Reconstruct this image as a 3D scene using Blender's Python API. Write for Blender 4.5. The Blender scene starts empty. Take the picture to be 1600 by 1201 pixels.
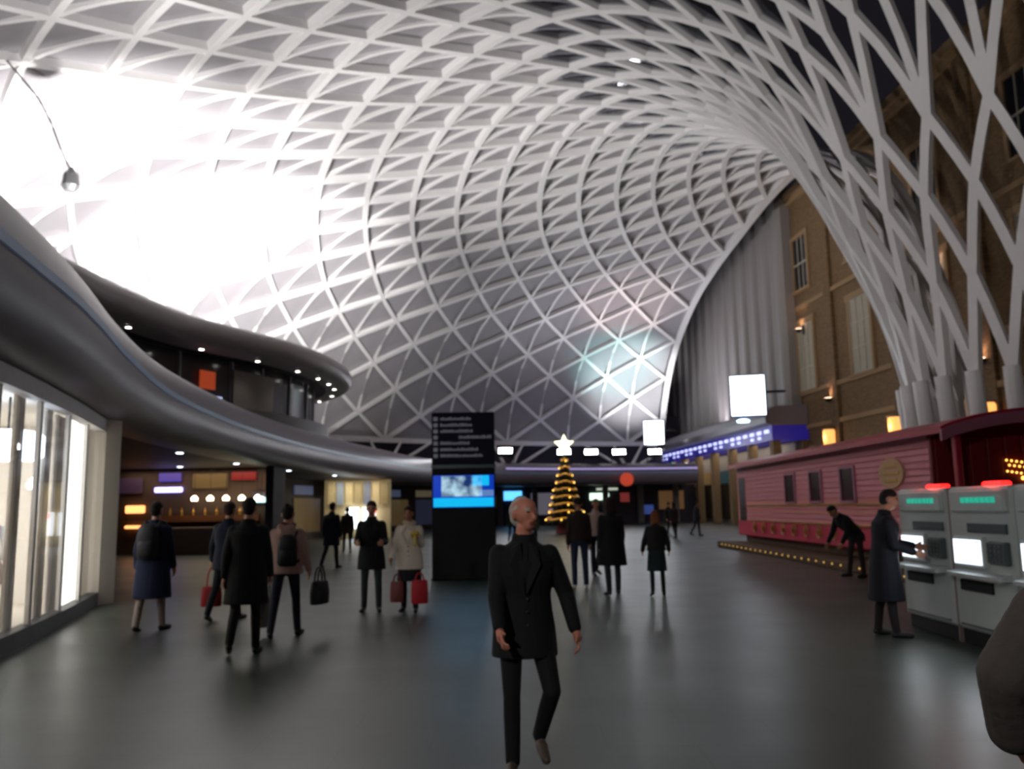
import bpy, bmesh, math, random
import numpy as np
from mathutils import Vector, Matrix
random.seed(7)
PI = math.pi
R = math.radians
scn = bpy.context.scene
COL = scn.collection

# ------------------------------------------------------------------ camera
F_PX = 1330.0
PITCH, ROLL = R(8.2), R(1.0)
cam_d = bpy.data.cameras.new('camera')
cam = bpy.data.objects.new('camera', cam_d)
COL.objects.link(cam)
cam_d.sensor_fit = 'HORIZONTAL'
cam_d.sensor_width = 36.0
cam_d.lens = 36.0 * F_PX / 1600.0
cam_d.clip_start = 0.05
cam_d.clip_end = 600
fw = Vector((0, math.cos(PITCH), math.sin(PITCH)))
u0 = Vector((0, -math.sin(PITCH), math.cos(PITCH)))
r0 = Vector((1, 0, 0))
rt = r0 * math.cos(ROLL) - u0 * math.sin(ROLL)
up = u0 * math.cos(ROLL) + r0 * math.sin(ROLL)
M = Matrix((rt, up, -fw)).transposed().to_4x4()
M.translation = Vector((0, 0, 1.6))
cam.matrix_world = M
scn.camera = cam
# the photograph is softly out of focus at every distance
cam_d.dof.use_dof = True
cam_d.dof.focus_distance = 1.6
cam_d.dof.aperture_fstop = 5.6

# ------------------------------------------------------------------ world, exposure
w = bpy.data.worlds.new('night')
scn.world = w
w.use_nodes = True
w.node_tree.nodes['Background'].inputs[0].default_value = (0.010, 0.009, 0.012, 1)
w.node_tree.nodes['Background'].inputs[1].default_value = 1.0
scn.view_settings.view_transform = 'Standard'
scn.view_settings.look = 'None'
scn.view_settings.exposure = -0.2
scn.view_settings.gamma = 1.0
scn.view_settings.use_curve_mapping = False


# ------------------------------------------------------------------ materials
def lin(c):
    return tuple(((v / 255) / 12.92 if v / 255 <= 0.04045 else ((v / 255 + 0.055) / 1.055) ** 2.4) for v in c)


def mat(name, rgb, rough=0.6, metal=0.0, var=0.12, scale=6.0, bump=0.0, emit=None, power=0.0, coat=0.0):
    m = bpy.data.materials.new(name)
    m.use_nodes = True
    nt = m.node_tree
    b = nt.nodes['Principled BSDF']
    c = lin(rgb)
    tc = nt.nodes.new('ShaderNodeTexCoord')
    n = nt.nodes.new('ShaderNodeTexNoise')
    n.inputs['Scale'].default_value = scale
    n.inputs['Detail'].default_value = 3
    nt.links.new(tc.outputs['Object'], n.inputs['Vector'])
    mix = nt.nodes.new('ShaderNodeMix')
    mix.data_type = 'RGBA'
    mix.inputs[6].default_value = (*[v * (1 - var) for v in c], 1)
    mix.inputs[7].default_value = (*[min(1, v * (1 + var)) for v in c], 1)
    nt.links.new(n.outputs['Fac'], mix.inputs[0])
    nt.links.new(mix.outputs[2], b.inputs['Base Color'])
    b.inputs['Roughness'].default_value = rough
    b.inputs['Metallic'].default_value = metal
    if coat:
        b.inputs['Coat Weight'].default_value = coat
    if bump:
        bp = nt.nodes.new('ShaderNodeBump')
        bp.inputs['Strength'].default_value = bump
        bp.inputs['Distance'].default_value = 0.02
        nt.links.new(n.outputs['Fac'], bp.inputs['Height'])
        nt.links.new(bp.outputs[0], b.inputs['Normal'])
    if emit is not None:
        b.inputs['Emission Color'].default_value = (*lin(emit), 1)
        b.inputs['Emission Strength'].default_value = power
    return m


def glow(name, rgb, power):
    return mat(name, rgb, 0.4, emit=rgb, power=power, var=0.03)


def glass(name, tint=(1, 1, 1), rough=0.02, alpha=0.12):
    """a thin pane: mostly see-through with a real reflection"""
    m = bpy.data.materials.new(name)
    m.use_nodes = True
    nt = m.node_tree
    out = nt.nodes['Material Output']
    nt.nodes.remove(nt.nodes['Principled BSDF'])
    tr = nt.nodes.new('ShaderNodeBsdfTransparent')
    tr.inputs[0].default_value = (*tint, 1)
    gl = nt.nodes.new('ShaderNodeBsdfGlossy')
    gl.inputs['Roughness'].default_value = rough
    lw = nt.nodes.new('ShaderNodeLayerWeight')
    lw.inputs['Blend'].default_value = 0.5
    pw = nt.nodes.new('ShaderNodeMath')
    pw.operation = 'POWER'
    pw.inputs[1].default_value = 4.0
    mx = nt.nodes.new('ShaderNodeMixShader')
    ad = nt.nodes.new('ShaderNodeMath')
    ad.operation = 'MULTIPLY_ADD'
    ad.inputs[1].default_value = 0.5
    ad.inputs[2].default_value = alpha * 0.25
    nt.links.new(lw.outputs['Facing'], pw.inputs[0])
    nt.links.new(pw.outputs[0], ad.inputs[0])
    nt.links.new(ad.outputs[0], mx.inputs[0])
    nt.links.new(tr.outputs[0], mx.inputs[1])
    nt.links.new(gl.outputs[0], mx.inputs[2])
    nt.links.new(mx.outputs[0], out.inputs[0])
    return m


def brick_mat(name, c1, c2, mortar, scale=1.0):
    m = bpy.data.materials.new(name)
    m.use_nodes = True
    nt = m.node_tree
    b = nt.nodes['Principled BSDF']
    tc = nt.nodes.new('ShaderNodeTexCoord')
    mp = nt.nodes.new('ShaderNodeMapping')
    mp.inputs['Rotation'].default_value = (R(90), 0, R(90))
    br = nt.nodes.new('ShaderNodeTexBrick')
    br.inputs['Color1'].default_value = (*lin(c1), 1)
    br.inputs['Color2'].default_value = (*lin(c2), 1)
    br.inputs['Mortar'].default_value = (*lin(mortar), 1)
    br.inputs['Scale'].default_value = scale
    br.inputs['Brick Width'].default_value = 0.23
    br.inputs['Row Height'].default_value = 0.08
    br.inputs['Mortar Size'].default_value = 0.008
    nt.links.new(tc.outputs['Object'], mp.inputs[0])
    # planar map on (y, z)
    sep = nt.nodes.new('ShaderNodeSeparateXYZ')
    cmb = nt.nodes.new('ShaderNodeCombineXYZ')
    nt.links.new(tc.outputs['Object'], sep.inputs[0])
    nt.links.new(sep.outputs['Y'], cmb.inputs['X'])
    nt.links.new(sep.outputs['Z'], cmb.inputs['Y'])
    nt.links.new(cmb.outputs[0], br.inputs['Vector'])
    nt.links.new(br.outputs['Color'], b.inputs['Base Color'])
    b.inputs['Roughness'].default_value = 0.85
    return m


def floor_mat():
    m = bpy.data.materials.new('dark_stone_floor')
    m.use_nodes = True
    nt = m.node_tree
    b = nt.nodes['Principled BSDF']
    tc = nt.nodes.new('ShaderNodeTexCoord')
    br = nt.nodes.new('ShaderNodeTexBrick')
    br.offset = 0.5
    a, c, d = lin((64, 76, 70)), lin((60, 71, 65)), lin((53, 61, 57))
    br.inputs['Color1'].default_value = (*a, 1)
    br.inputs['Color2'].default_value = (*c, 1)
    br.inputs['Mortar'].default_value = (*d, 1)
    br.inputs['Scale'].default_value = 1.0
    br.inputs['Brick Width'].default_value = 1.2
    br.inputs['Row Height'].default_value = 0.6
    br.inputs['Mortar Size'].default_value = 0.006
    nt.links.new(tc.outputs['Object'], br.inputs['Vector'])
    n = nt.nodes.new('ShaderNodeTexNoise')
    n.inputs['Scale'].default_value = 0.8
    n.inputs['Detail'].default_value = 5
    nt.links.new(tc.outputs['Object'], n.inputs['Vector'])
    mx = nt.nodes.new('ShaderNodeMix')
    mx.data_type = 'RGBA'
    mx.blend_type = 'MULTIPLY'
    mx.inputs[0].default_value = 0.25
    nt.links.new(br.outputs['Color'], mx.inputs[6])
    nt.links.new(n.outputs['Color'], mx.inputs[7])
    nt.links.new(mx.outputs[2], b.inputs['Base Color'])
    mr = nt.nodes.new('ShaderNodeMapRange')
    mr.inputs[3].default_value = 0.30
    mr.inputs[4].default_value = 0.44
    nt.links.new(n.outputs['Fac'], mr.inputs[0])
    nt.links.new(mr.outputs[0], b.inputs['Roughness'])
    return m


# ------------------------------------------------------------------ mesh helpers
class MB:
    def __init__(self):
        self.v, self.f, self.mi = [], [], []

    def add(self, verts, faces, mi=0):
        o = len(self.v)
        self.v += [tuple(p) for p in verts]
        self.f += [tuple(i + o for i in q) for q in faces]
        self.mi += [mi] * len(faces)
        return self

    def box(self, x0, x1, y0, y1, z0, z1, mi=0):
        v = [(x0, y0, z0), (x1, y0, z0), (x1, y1, z0), (x0, y1, z0), (x0, y0, z1), (x1, y0, z1), (x1, y1, z1), (x0, y1, z1)]
        return self.add(v, [(0, 3, 2, 1), (4, 5, 6, 7), (0, 1, 5, 4), (1, 2, 6, 5), (2, 3, 7, 6), (3, 0, 4, 7)], mi)

    def cbox(self, x0, x1, y0, y1, z0, z1, c=0.02, mi=0):
        """box with chamfered vertical and horizontal edges"""
        c = min(c, (x1 - x0) / 3, (y1 - y0) / 3, (z1 - z0) / 3)
        v, f = [], []
        for z, k in ((z0, c), (z0 + c, 0), (z1 - c, 0), (z1, c)):
            X0, X1, Y0, Y1 = x0 + k, x1 - k, y0 + k, y1 - k
            v += [(X0 + c, Y0, z), (X1 - c, Y0, z), (X1, Y0 + c, z), (X1, Y1 - c, z), (X1 - c, Y1, z), (X0 + c, Y1, z), (X0, Y1 - c, z), (X0, Y0 + c, z)]
        for i in range(3):
            for j in range(8):
                f.append((i * 8 + j, i * 8 + (j + 1) % 8, (i + 1) * 8 + (j + 1) % 8, (i + 1) * 8 + j))
        f.append(tuple(range(7, -1, -1)))
        f.append(tuple(range(24, 32)))
        return self.add(v, f, mi)

    def tube(self, pts, rad, seg=8, mi=0, cap=True):
        pts = [Vector(p) for p in pts]
        n = len(pts)
        if not hasattr(rad, '__len__'):
            rad = [rad] * n
        v, f = [], []
        prev = None
        for i, p in enumerate(pts):
            t = (pts[min(i + 1, n - 1)] - pts[max(i - 1, 0)]).normalized()
            a = prev if prev is not None else (Vector((0, 0, 1)) if abs(t.z) < 0.9 else Vector((1, 0, 0)))
            s = t.cross(a).normalized()
            a = s.cross(t).normalized()
            prev = a
            for k in range(seg):
                an = 2 * PI * k / seg
                v.append(p + (s * math.cos(an) + a * math.sin(an)) * rad[i])
        for i in range(n - 1):
            for k in range(seg):
                f.append((i * seg + k, i * seg + (k + 1) % seg, (i + 1) * seg + (k + 1) % seg, (i + 1) * seg + k))
        if cap:
            f.append(tuple(range(seg - 1, -1, -1)))
            f.append(tuple((n - 1) * seg + k for k in range(seg)))
        return self.add(v, f, mi)

    def lathe(self, prof, cx=0, cy=0, seg=16, mi=0):
        v, f = [], []
        n = len(prof)
        for (r, z) in prof:
            for k in range(seg):
                a = 2 * PI * k / seg
                v.append((cx + r * math.cos(a), cy + r * math.sin(a), z))
        for i in range(n - 1):
            for k in range(seg):
                f.append((i * seg + k, i * seg + (k + 1) % seg, (i + 1) * seg + (k + 1) % seg, (i + 1) * seg + k))
        f.append(tuple(range(seg - 1, -1, -1)))
        f.append(tuple((n - 1) * seg + k for k in range(seg)))
        return self.add(v, f, mi)

    def ell(self, c, r, seg=12, rings=8, mi=0):
        v, f = [], []
        for i in range(1, rings):
            t = PI * i / rings
            for k in range(seg):
                a = 2 * PI * k / seg
                v.append((c[0] + r[0] * math.sin(t) * math.cos(a), c[1] + r[1] * math.sin(t) * math.sin(a), c[2] + r[2] * math.cos(t)))
        top, bot = len(v), len(v) + 1
        v += [(c[0], c[1], c[2] + r[2]), (c[0], c[1], c[2] - r[2])]
        for i in range(rings - 2):
            for k in range(seg):
                f.append((i * seg + k, (i + 1) * seg + k, (i + 1) * seg + (k + 1) % seg, i * seg + (k + 1) % seg))
        for k in range(seg):
            f.append((top, k, (k + 1) % seg))
            f.append((bot, (rings - 2) * seg + (k + 1) % seg, (rings - 2) * seg + k))
        return self.add(v, f, mi)

    def prism(self, poly, axis, a0, a1, mi=0):
        """extrude a 2-D polygon along an axis ('x','y','z')"""
        n = len(poly)
        def P(p, a):
            return {'x': (a, p[0], p[1]), 'y': (p[0], a, p[1]), 'z': (p[0], p[1], a)}[axis]
        v = [P(p, a0) for p in poly] + [P(p, a1) for p in poly]
        f = [tuple(range(n - 1, -1, -1)), tuple(range(n, 2 * n))]
        for i in range(n):
            f.append((i, (i + 1) % n, n + (i + 1) % n, n + i))
        return self.add(v, f, mi)

    def build(self, name, mats, parent=None, smooth=False):
        me = bpy.data.meshes.new(name)
        me.from_pydata([tuple(p) for p in self.v], [], self.f)
        if not isinstance(mats, (list, tuple)):
            mats = [mats]
        for m in mats:
            me.materials.append(m)
        if len(mats) > 1:
            me.polygons.foreach_set('material_index', self.mi)
        bm = bmesh.new()
        bm.from_mesh(me)
        bmesh.ops.recalc_face_normals(bm, faces=bm.faces)
        bm.to_mesh(me)
        bm.free()
        if smooth:
            me.polygons.foreach_set('use_smooth', [True] * len(me.polygons))
            if smooth == 'auto':
                me.set_sharp_from_angle(angle=R(40))
        o = bpy.data.objects.new(name, me)
        COL.objects.link(o)
        if parent:
            o.parent = parent
        return o


def tag(o, label, cat, group=None, kind=None):
    o['label'] = label
    o['category'] = cat
    if group:
        o['group'] = group
    if kind:
        o['kind'] = kind
    return o


def empty(name, loc=(0, 0, 0), rz=0.0, label=None, cat=None, group=None, kind=None):
    o = bpy.data.objects.new(name, None)
    COL.objects.link(o)
    o.location = loc
    o.rotation_euler = (0, 0, rz)
    if label:
        tag(o, label, cat, group, kind)
    return o


def copy_tree(o, parent=None):
    c = o.copy()
    COL.objects.link(c)
    c.parent = parent
    for ch in list(o.children):
        copy_tree(ch, c)
    return c


def lamp(kind, name, parent, loc, power, color=(1, 1, 1), size=0.3, target=None, spot=120, blend=0.6, size_y=None):
    d = bpy.data.lights.new(name, kind)
    d.energy = power
    d.color = color
    if kind == 'SPOT':
        d.spot_size = R(spot)
        d.spot_blend = blend
        d.shadow_soft_size = size
    elif kind == 'AREA':
        d.shape = 'RECTANGLE' if size_y else 'SQUARE'
        d.size = size
        if size_y:
            d.size_y = size_y
    else:
        d.shadow_soft_size = size
    o = bpy.data.objects.new(name, d)
    COL.objects.link(o)
    o.parent = parent
    o.location = loc
    if target is not None:
        o.rotation_euler = (Vector(target) - Vector(loc)).to_track_quat('-Z', 'Y').to_euler()
    return o


def smooth_path(pts, n):
    """Catmull-Rom through points, about n samples per span"""
    P = [np.array(p, float) for p in pts]
    P = [2 * P[0] - P[1]] + P + [2 * P[-1] - P[-2]]
    out = []
    for i in range(1, len(P) - 2):
        for k in range(n):
            t = k / n
            a, b, c, d = P[i - 1], P[i], P[i + 1], P[i + 2]
            out.append(0.5 * (2 * b + (c - a) * t + (2 * a - 5 * b + 4 * c - d) * t * t + (3 * b - a - 3 * c + d) * t ** 3))
    out.append(P[-2])
    return out


# palette ------------------------------------------------------------------
M_STEEL = mat('white_painted_steel', (222, 219, 218), 0.45, var=0.04)
M_PANEL = mat('pale_roof_panel', (142, 138, 141), 0.6, var=0.05, scale=1.5)
M_PERL = mat('pearl_grey_cladding', (122, 114, 126), 0.42, 0.0, var=0.04, scale=0.6)
M_DARK = mat('charcoal_metal', (36, 37, 42), 0.45, 0.2)
M_BLACK = mat('black_paint', (6, 6, 8), 0.7)
M_GREY = mat('mid_grey_panel', (120, 118, 124), 0.5)
M_WHITE = mat('white_lacquer', (236, 233, 228), 0.4, var=0.03)
M_SOFFIT = mat('dark_soffit', (62, 56, 54), 0.6)
M_BRICK = brick_mat('brown_stock_brick', (132, 102, 66), (106, 80, 52), (96, 84, 66))
M_STONE = mat('sandy_stone', (150, 122, 88), 0.8, bump=0.2)
M_GLASS = glass('clear_glass')
M_DGLASS = glass('smoky_glass', (0.75, 0.75, 0.78), 0.05, 0.3)
M_LAMPW = glow('white_lamp', (255, 250, 240), 14)
M_LAMPC = glow('cool_lamp', (215, 235, 255), 16)
M_LAMPWARM = glow('warm_lamp', (255, 190, 120), 9)
M_GOLD = mat('gold_paint', (196, 150, 70), 0.35, 0.6)
M_GBULB = glow('gold_bulb', (255, 200, 90), 4)
M_CHROME = mat('brushed_steel', (150, 150, 152), 0.3, 0.8)

# ================================================================== SETTING
floor = MB()
floor.add([(-70, -30, 0), (60, -30, 0), (60, 120, 0), (-70, 120, 0)], [(0, 1, 2, 3)])
o = floor.build('floor', floor_mat())
tag(o, 'dark grey-green polished stone concourse floor', 'floor', kind='structure')

# ------------------------------------------------------------------ diagrid roof: a trumpet of steel rising beside the brick range
FX, FY = 20.3, 31.1
KP = [(4.95, 0), (5.05, 3), (5.4, 6), (6.1, 9), (7.3, 12), (8.6, 15.0), (10.2, 17.5), (12.8, 19.8), (16.5, 21.5), (20.5, 22.1), (25, 21.9), (30, 21.15),
      (35, 20.3), (40, 19.1), (44.5, 17.2), (48, 14.9), (50.5, 12.2), (52, 9.5), (53, 6.6)]
MER = np.array(smooth_path(KP, 12))
ARC = np.concatenate([[0], np.cumsum(np.hypot(*np.diff(MER, axis=0).T))])


def mer(u):
    return float(np.interp(u, ARC, MER[:, 0])), float(np.interp(u, ARC, MER[:, 1]))


def u_of_z(z):
    i = np.argmax(MER[:, 1] >= z)
    return float(ARC[i])


def u_of_r(r):
    return float(np.interp(r, MER[:, 0], ARC))


def S(th, u, off=0.0):
    """point on the shell; off>0 is outward (up and away from the hall)"""
    r, z = mer(u)
    ra, za = mer(u - 0.3)
    rb, zb = mer(u + 0.3)
    tr, tz = rb - ra, zb - za
    L = math.hypot(tr, tz) or 1
    nr, nz = -tz / L, tr / L
    r += nr * off
    z += nz * off
    a = R(th)
    return Vector((FX + r * math.cos(a), FY + r * math.sin(a), z))


DT = 3.31
TH0 = 182.7
# levels: (u, theta unit, parity)  parity in units of DT
LV = []
LV.append((u_of_z(5.6), 4, 8))      # funnel: nodes every 4*DT; offsets in DT units from TH0
LV.append((u_of_z(8.9), 4, 10))
LV.append((u_of_z(11.6), 4, 8))
LV.append((u_of_z(13.8), 4, 10))
for k in range(-14, 4):
    r = 37.17 + 2.22 * k + 0.016 * k * k
    if k == -14:
        r = 10.2
    if k == -13:
        r = 11.5
    LV.append((u_of_r(r), 2, k % 2))
kk = 4
while True:
    u = LV[-1][0] + 2.28
    if u > ARC[-1] - 0.6:
        break
    LV.append((u, 2, kk % 2))
    kk += 1
UEND = LV[-1][0]
NIN = 4
NMIN, NMAX = -26, 24


def level_nodes(l):
    u, st, off = LV[l]
    return [n for n in range(NMIN, NMAX + 1) if (n - off) % st == 0]


ceiling = empty('ceiling', (FX, FY, 0), 0, 'white triangulated steel diagrid roof flaring out of a trumpet-shaped column', 'roof', kind='structure')
ORI = Vector((FX, FY, 0))


def rib_mesh(samples, w0, d0, name, mtl, arch=None):
    """samples: list of (theta_deg, u). box section, inner face on the shell, depth outwards"""
    mb = MB()
    pts = [S(t, u) for t, u in samples]
    n = len(pts)
    v, f = [], []
    for i in range(n):
        t = (pts[min(i + 1, n - 1)] - pts[max(i - 1, 0)]).normalized()
        nrm = (S(samples[i][0], samples[i][1], 1.0) - pts[i]).normalized()
        s = t.cross(nrm).normalized()
        lift = arch[i] if arch else 0.0
        rr = mer(samples[i][1])[0]
        wd = w0 * (1.0 + 0.05 * max(0.0, min(1.0, (14 - rr) / 5)))
        dp = d0 * (1.0 - 0.4 * max(0.0, min(1.0, (25 - rr) / 7)))
        p = pts[i] - ORI + nrm * lift
        v += [p - s * wd / 2, p + s * wd / 2, p + s * wd / 2 + nrm * dp, p - s * wd / 2 + nrm * dp]
    for i in range(n - 1):
        for k in range(4):
            f.append((i * 4 + k, i * 4 + (k + 1) % 4, (i + 1) * 4 + (k + 1) % 4, (i + 1) * 4 + k))
    f += [(3, 2, 1, 0), tuple((n - 1) * 4 + k for k in range(4))]
    mb.add(v, f)
    return mb.build(name, mtl, ceiling)


# spirals, two hands
for sgn in (1, -1):
    seen = set()
    for l0 in range(len(LV)):
        for n0 in level_nodes(l0):
            if (l0, n0) in seen:
                continue
            chain = [(l0, n0)]
            l, n = l0, n0
            while l + 1 < len(LV):
                step = 2 if l < NIN else 1
                nn = n + sgn * step
                if l + 1 < len(LV) and NMIN <= nn <= NMAX and nn in level_nodes(l + 1):
                    l, n = l + 1, nn
                    chain.append((l, n))
                else:
                    break
            for c in chain:
                seen.add(c)
            if len(chain) < 2:
                continue
            sm = []
            for (a, b) in zip(chain, chain[1:]):
                for q in range(3):
                    t = q / 3
                    sm.append((TH0 + DT * (a[1] + (b[1] - a[1]) * t), LV[a[0]][0] + (LV[b[0]][0] - LV[a[0]][0]) * t))
            sm.append((TH0 + DT * chain[-1][1], LV[chain[-1][0]][0]))
            rib_mesh(sm, 0.29, 0.5, 'rib', M_STEEL)
# straight legs of the funnel
for n in level_nodes(0):
    mb = MB()
    p0 = S(TH0 + DT * n, 0) - ORI
    p1 = S(TH0 + DT * n, LV[0][0]) - ORI
    mb.tube([p0, p0 + Vector((0, 0, 0.02)), p0 * 0.5 + p1 * 0.5, p1 + (p1 - p0).normalized() * 0.15], [0.3, 0.3, 0.29, 0.27], 12)
    mb.lathe([(0.38, 0), (0.38, 0.06), (0.3, 0.1), (0.27, 0.25)], p0.x, p0.y, 12)
    mb.build('funnel_leg', M_STEEL, ceiling, 'auto')
# radial links where the two grids meet
for n in level_nodes(NIN - 1):
    if NMIN < n < NMAX:
        rib_mesh([(TH0 + DT * n, LV[NIN - 1][0] + (LV[NIN][0] - LV[NIN - 1][0]) * q / 3) for q in range(4)], 0.27, 0.46, 'radial_link', M_STEEL)
# radial arched ribs
for n in range(NMIN + 1, NMAX):
    ls = [l for l in range(NIN + 2, len(LV)) if n in level_nodes(l)]
    sm, ar = [], []
    for a, b in zip(ls, ls[1:]):
        for q in range(5):
            t = q / 5
            sm.append((TH0 + DT * n, LV[a][0] + (LV[b][0] - LV[a][0]) * t))
            ar.append(0.22 * math.sin(PI * t) + 0.05)
    sm.append((TH0 + DT * n, LV[ls[-1]][0]))
    ar.append(0.05)
    rib_mesh(sm, 0.2, 0.34, 'radial_rib', M_STEEL, ar)
# edge beams beside the range and round the perimeter
for n, e in ((NMIN, -0.4), (NMAX, 0.4)):
    us = np.linspace(0.02, UEND, 70)
    rib_mesh([(TH0 + DT * n + e, u) for u in us], 0.55, 0.75, 'edge_beam', M_STEEL)
rib_mesh([(TH0 + DT * (NMIN + (NMAX - NMIN) * i / 150), UEND) for i in range(151)], 0.4, 0.6, 'perimeter_beam', M_STEEL)

# panels
tris = []
for n in range(NMIN, NMAX):
    for l in range(NIN, len(LV)):
        for (na, nb) in ((n, n + 1), (n + 1, n)):
            if nb in level_nodes(l) and l - 1 >= NIN and l + 1 < len(LV) and na in level_nodes(l - 1) and na in level_nodes(l + 1):
                tris.append((l, [(TH0 + DT * na, LV[l - 1][0]), (TH0 + DT * na, LV[l + 1][0]), (TH0 + DT * nb, LV[l][0])]))

LL = len(LV) - 1
for n in level_nodes(LL - 1):
    if NMIN < n < NMAX:
        tris.append((LL, [(TH0 + DT * (n - 1), LV[LL][0]), (TH0 + DT * (n + 1), LV[LL][0]), (TH0 + DT * n, LV[LL - 1][0])]))


def tri_panel(mb, c3, off, inset, rise, th):
    P = [S(t, u, off) - ORI for t, u in c3]
    cen = (P[0] + P[1] + P[2]) / 3
    nrm = ((P[1] - P[0]).cross(P[2] - P[0])).normalized()
    rc = Vector((cen.x, cen.y, 0)).length
    outw = (S(sum(t for t, u in c3) / 3, sum(u for t, u in c3) / 3, 1.0) - S(sum(t for t, u in c3) / 3, sum(u for t, u in c3) / 3)).normalized()
    if nrm.dot(outw) < 0:
        nrm = -nrm
    Q = [p + (cen - p).normalized() * inset for p in P]
    if rise:
        m = [p * 0.45 + cen * 0.55 + nrm * rise for p in P]
        v = Q + m + [q + nrm * th for q in Q] + [q + nrm * th for q in m]
        f = [(3, 4, 5), (9, 11, 10)]
        for i in range(3):
            j = (i + 1) % 3
            f += [(i, j, 3 + j, 3 + i), (6 + i, 9 + i, 9 + j, 6 + j), (i, 6 + i, 6 + j, j)]
    else:
        v = Q + [q + nrm * th for q in Q]
        f = [(0, 1, 2), (5, 4, 3)] + [(i, (i + 1) % 3, 3 + (i + 1) % 3, 3 + i) for i in range(3)]
    mb.add(v, f)


def seen_size(c3):
    P = [S(t, u) for t, u in c3]
    inv = cam.matrix_world.inverted()
    Q = []
    for p in P:
        q = inv @ p
        if q.z > -0.5:
            return 0
        Q.append((F_PX * q.x / -q.z, F_PX * q.y / -q.z))
    cx, cy = sum(q[0] for q in Q) / 3, sum(q[1] for q in Q) / 3
    if abs(cx) > 830 or abs(cy) > 630 or cy < -120:
        return 0
    return abs((Q[1][0] - Q[0][0]) * (Q[2][1] - Q[0][1]) - (Q[2][0] - Q[0][0]) * (Q[1][1] - Q[0][1])) / 2


GL0, GL1 = NIN, NIN + 6     # glazed levels near the trumpet
solid = sorted([t for t in tris if t[0] >= GL1], key=lambda t: -seen_size(t[1]))
gl = [t for t in tris if t[0] < GL1]
for l, c3 in solid[:300]:
    mb = MB()
    tri_panel(mb, c3, 0.40, 0.10, 0.06, 0.05)
    mb.build('roof_panel', M_PANEL, ceiling)
mb = MB()
for l, c3 in solid[300:]:
    tri_panel(mb, c3, 0.40, 0.10, 0.06, 0.05)
o = mb.build('roof_panels', M_PANEL, ceiling)
o['kind'] = 'stuff'
for l, c3 in gl:
    mb = MB()
    tri_panel(mb, c3, 0.26, 0.10, 0, 0.04)
    mb.build('glass_pane', M_DGLASS, ceiling)

# perimeter columns that branch like trees
def tree_column(n):
    th = TH0 + DT * n
    foot = S(th, UEND)
    t = empty('branching_column', (foot.x, foot.y, 0), R(th), 'white steel column branching under the rim of the roof', 'column', 'branching columns round the rim of the hall')
    h = foot.z
    mb = MB()
    mb.tube([(0, 0, 0), (0, 0, h * 0.3), (0, 0, h * 0.56)], [0.3, 0.27, 0.24], 12)
    mb.lathe([(0.42, 0), (0.42, 0.08), (0.32, 0.14)], 0, 0, 12)
    mb.build('trunk', M_STEEL, t, 'auto')
    for dn in (-3, -1, 1, 3):
        p = S(th + DT * dn * 0.5, UEND) - foot
        q = Matrix.Rotation(-R(th), 3, 'Z') @ p
        mb = MB()
        mb.tube([(0, 0, h * 0.54), (q.x * 0.3, q.y * 0.3, h * 0.75), (q.x, q.y, h + q.z * 1.0)], [0.2, 0.17, 0.12], 8)
        mb.build('branch', M_STEEL, t, 'auto')


for n in range(-25, 8, 4):
    tree_column(n)

# outer wall behind the rim
RW = 55.5
mb = MB()
NW = 70
for i in range(NW + 1):
    a = R(88 + (280 - 88) * i / NW)
    for (rr, z) in ((RW, 0), (RW, 10.5), (RW + 0.3, 10.5), (RW + 0.3, 0)):
        mb.v.append((FX + rr * math.cos(a), FY + rr * math.sin(a), z))
for i in range(NW):
    for k in range(4):
        mb.f.append((i * 4 + k, i * 4 + (k + 1) % 4, (i + 1) * 4 + (k + 1) % 4, (i + 1) * 4 + k))
        mb.mi.append(0)
M_OUT = mat('dusky_wall', (78, 72, 84), 0.7, scale=0.5)
o = mb.build('wall_outer', M_OUT)
tag(o, 'dusky curved outer wall behind the mezzanine', 'wall', kind='structure')

# ------------------------------------------------------------------ mezzanine along the left and far side
MPATH = [(-3.4, -8), (-3.9, 0), (-4.7, 5.5), (-5.5, 9.5), (-6.0, 11.5), (-6.85, 14.4), (-7.9, 18.7), (-8.5, 23.2), (-8.9, 29.3), (-8.75, 38), (-7.55, 49), (-6.0, 58.5),
         (-3.0, 65), (2.0, 69), (8.0, 71.3), (15.5, 72.3)]
mp = smooth_path(MPATH, 8)
mezz = empty('mezzanine', (-8, 20, 0), 0, 'curved mezzanine deck with rounded pearl grey edge sweeping along the hall', 'mezzanine', kind='structure')
MO = Vector((-8, 20, 0))


def path_frames(path):
    fr = []
    for i, p in enumerate(path):
        d = np.array(path[min(i + 1, len(path) - 1)]) - np.array(path[max(i - 1, 0)])
        d /= np.hypot(*d)
        fr.append((Vector((p[0], p[1], 0)), Vector((d[1], -d[0], 0))))   # point, normal towards the hall
    return fr


MF = path_frames(mp)


def sweep(frames, prof, org, closed=True):
    mb = MB()
    n, m = len(frames), len(prof)
    for p, nr in frames:
        for (a, z) in prof:
            q = p + nr * a - org
            mb.v.append((q.x, q.y, z))
    for i in range(n - 1):
        for k in range(m if closed else m - 1):
            mb.f.append((i * m + k, i * m + (k + 1) % m, (i + 1) * m + (k + 1) % m, (i + 1) * m + k))
            mb.mi.append(0)
    if closed:
        mb.f += [tuple(range(m - 1, -1, -1)), tuple((n - 1) * m + k for k in range(m))]
        mb.mi += [0, 0]
    return mb


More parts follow.
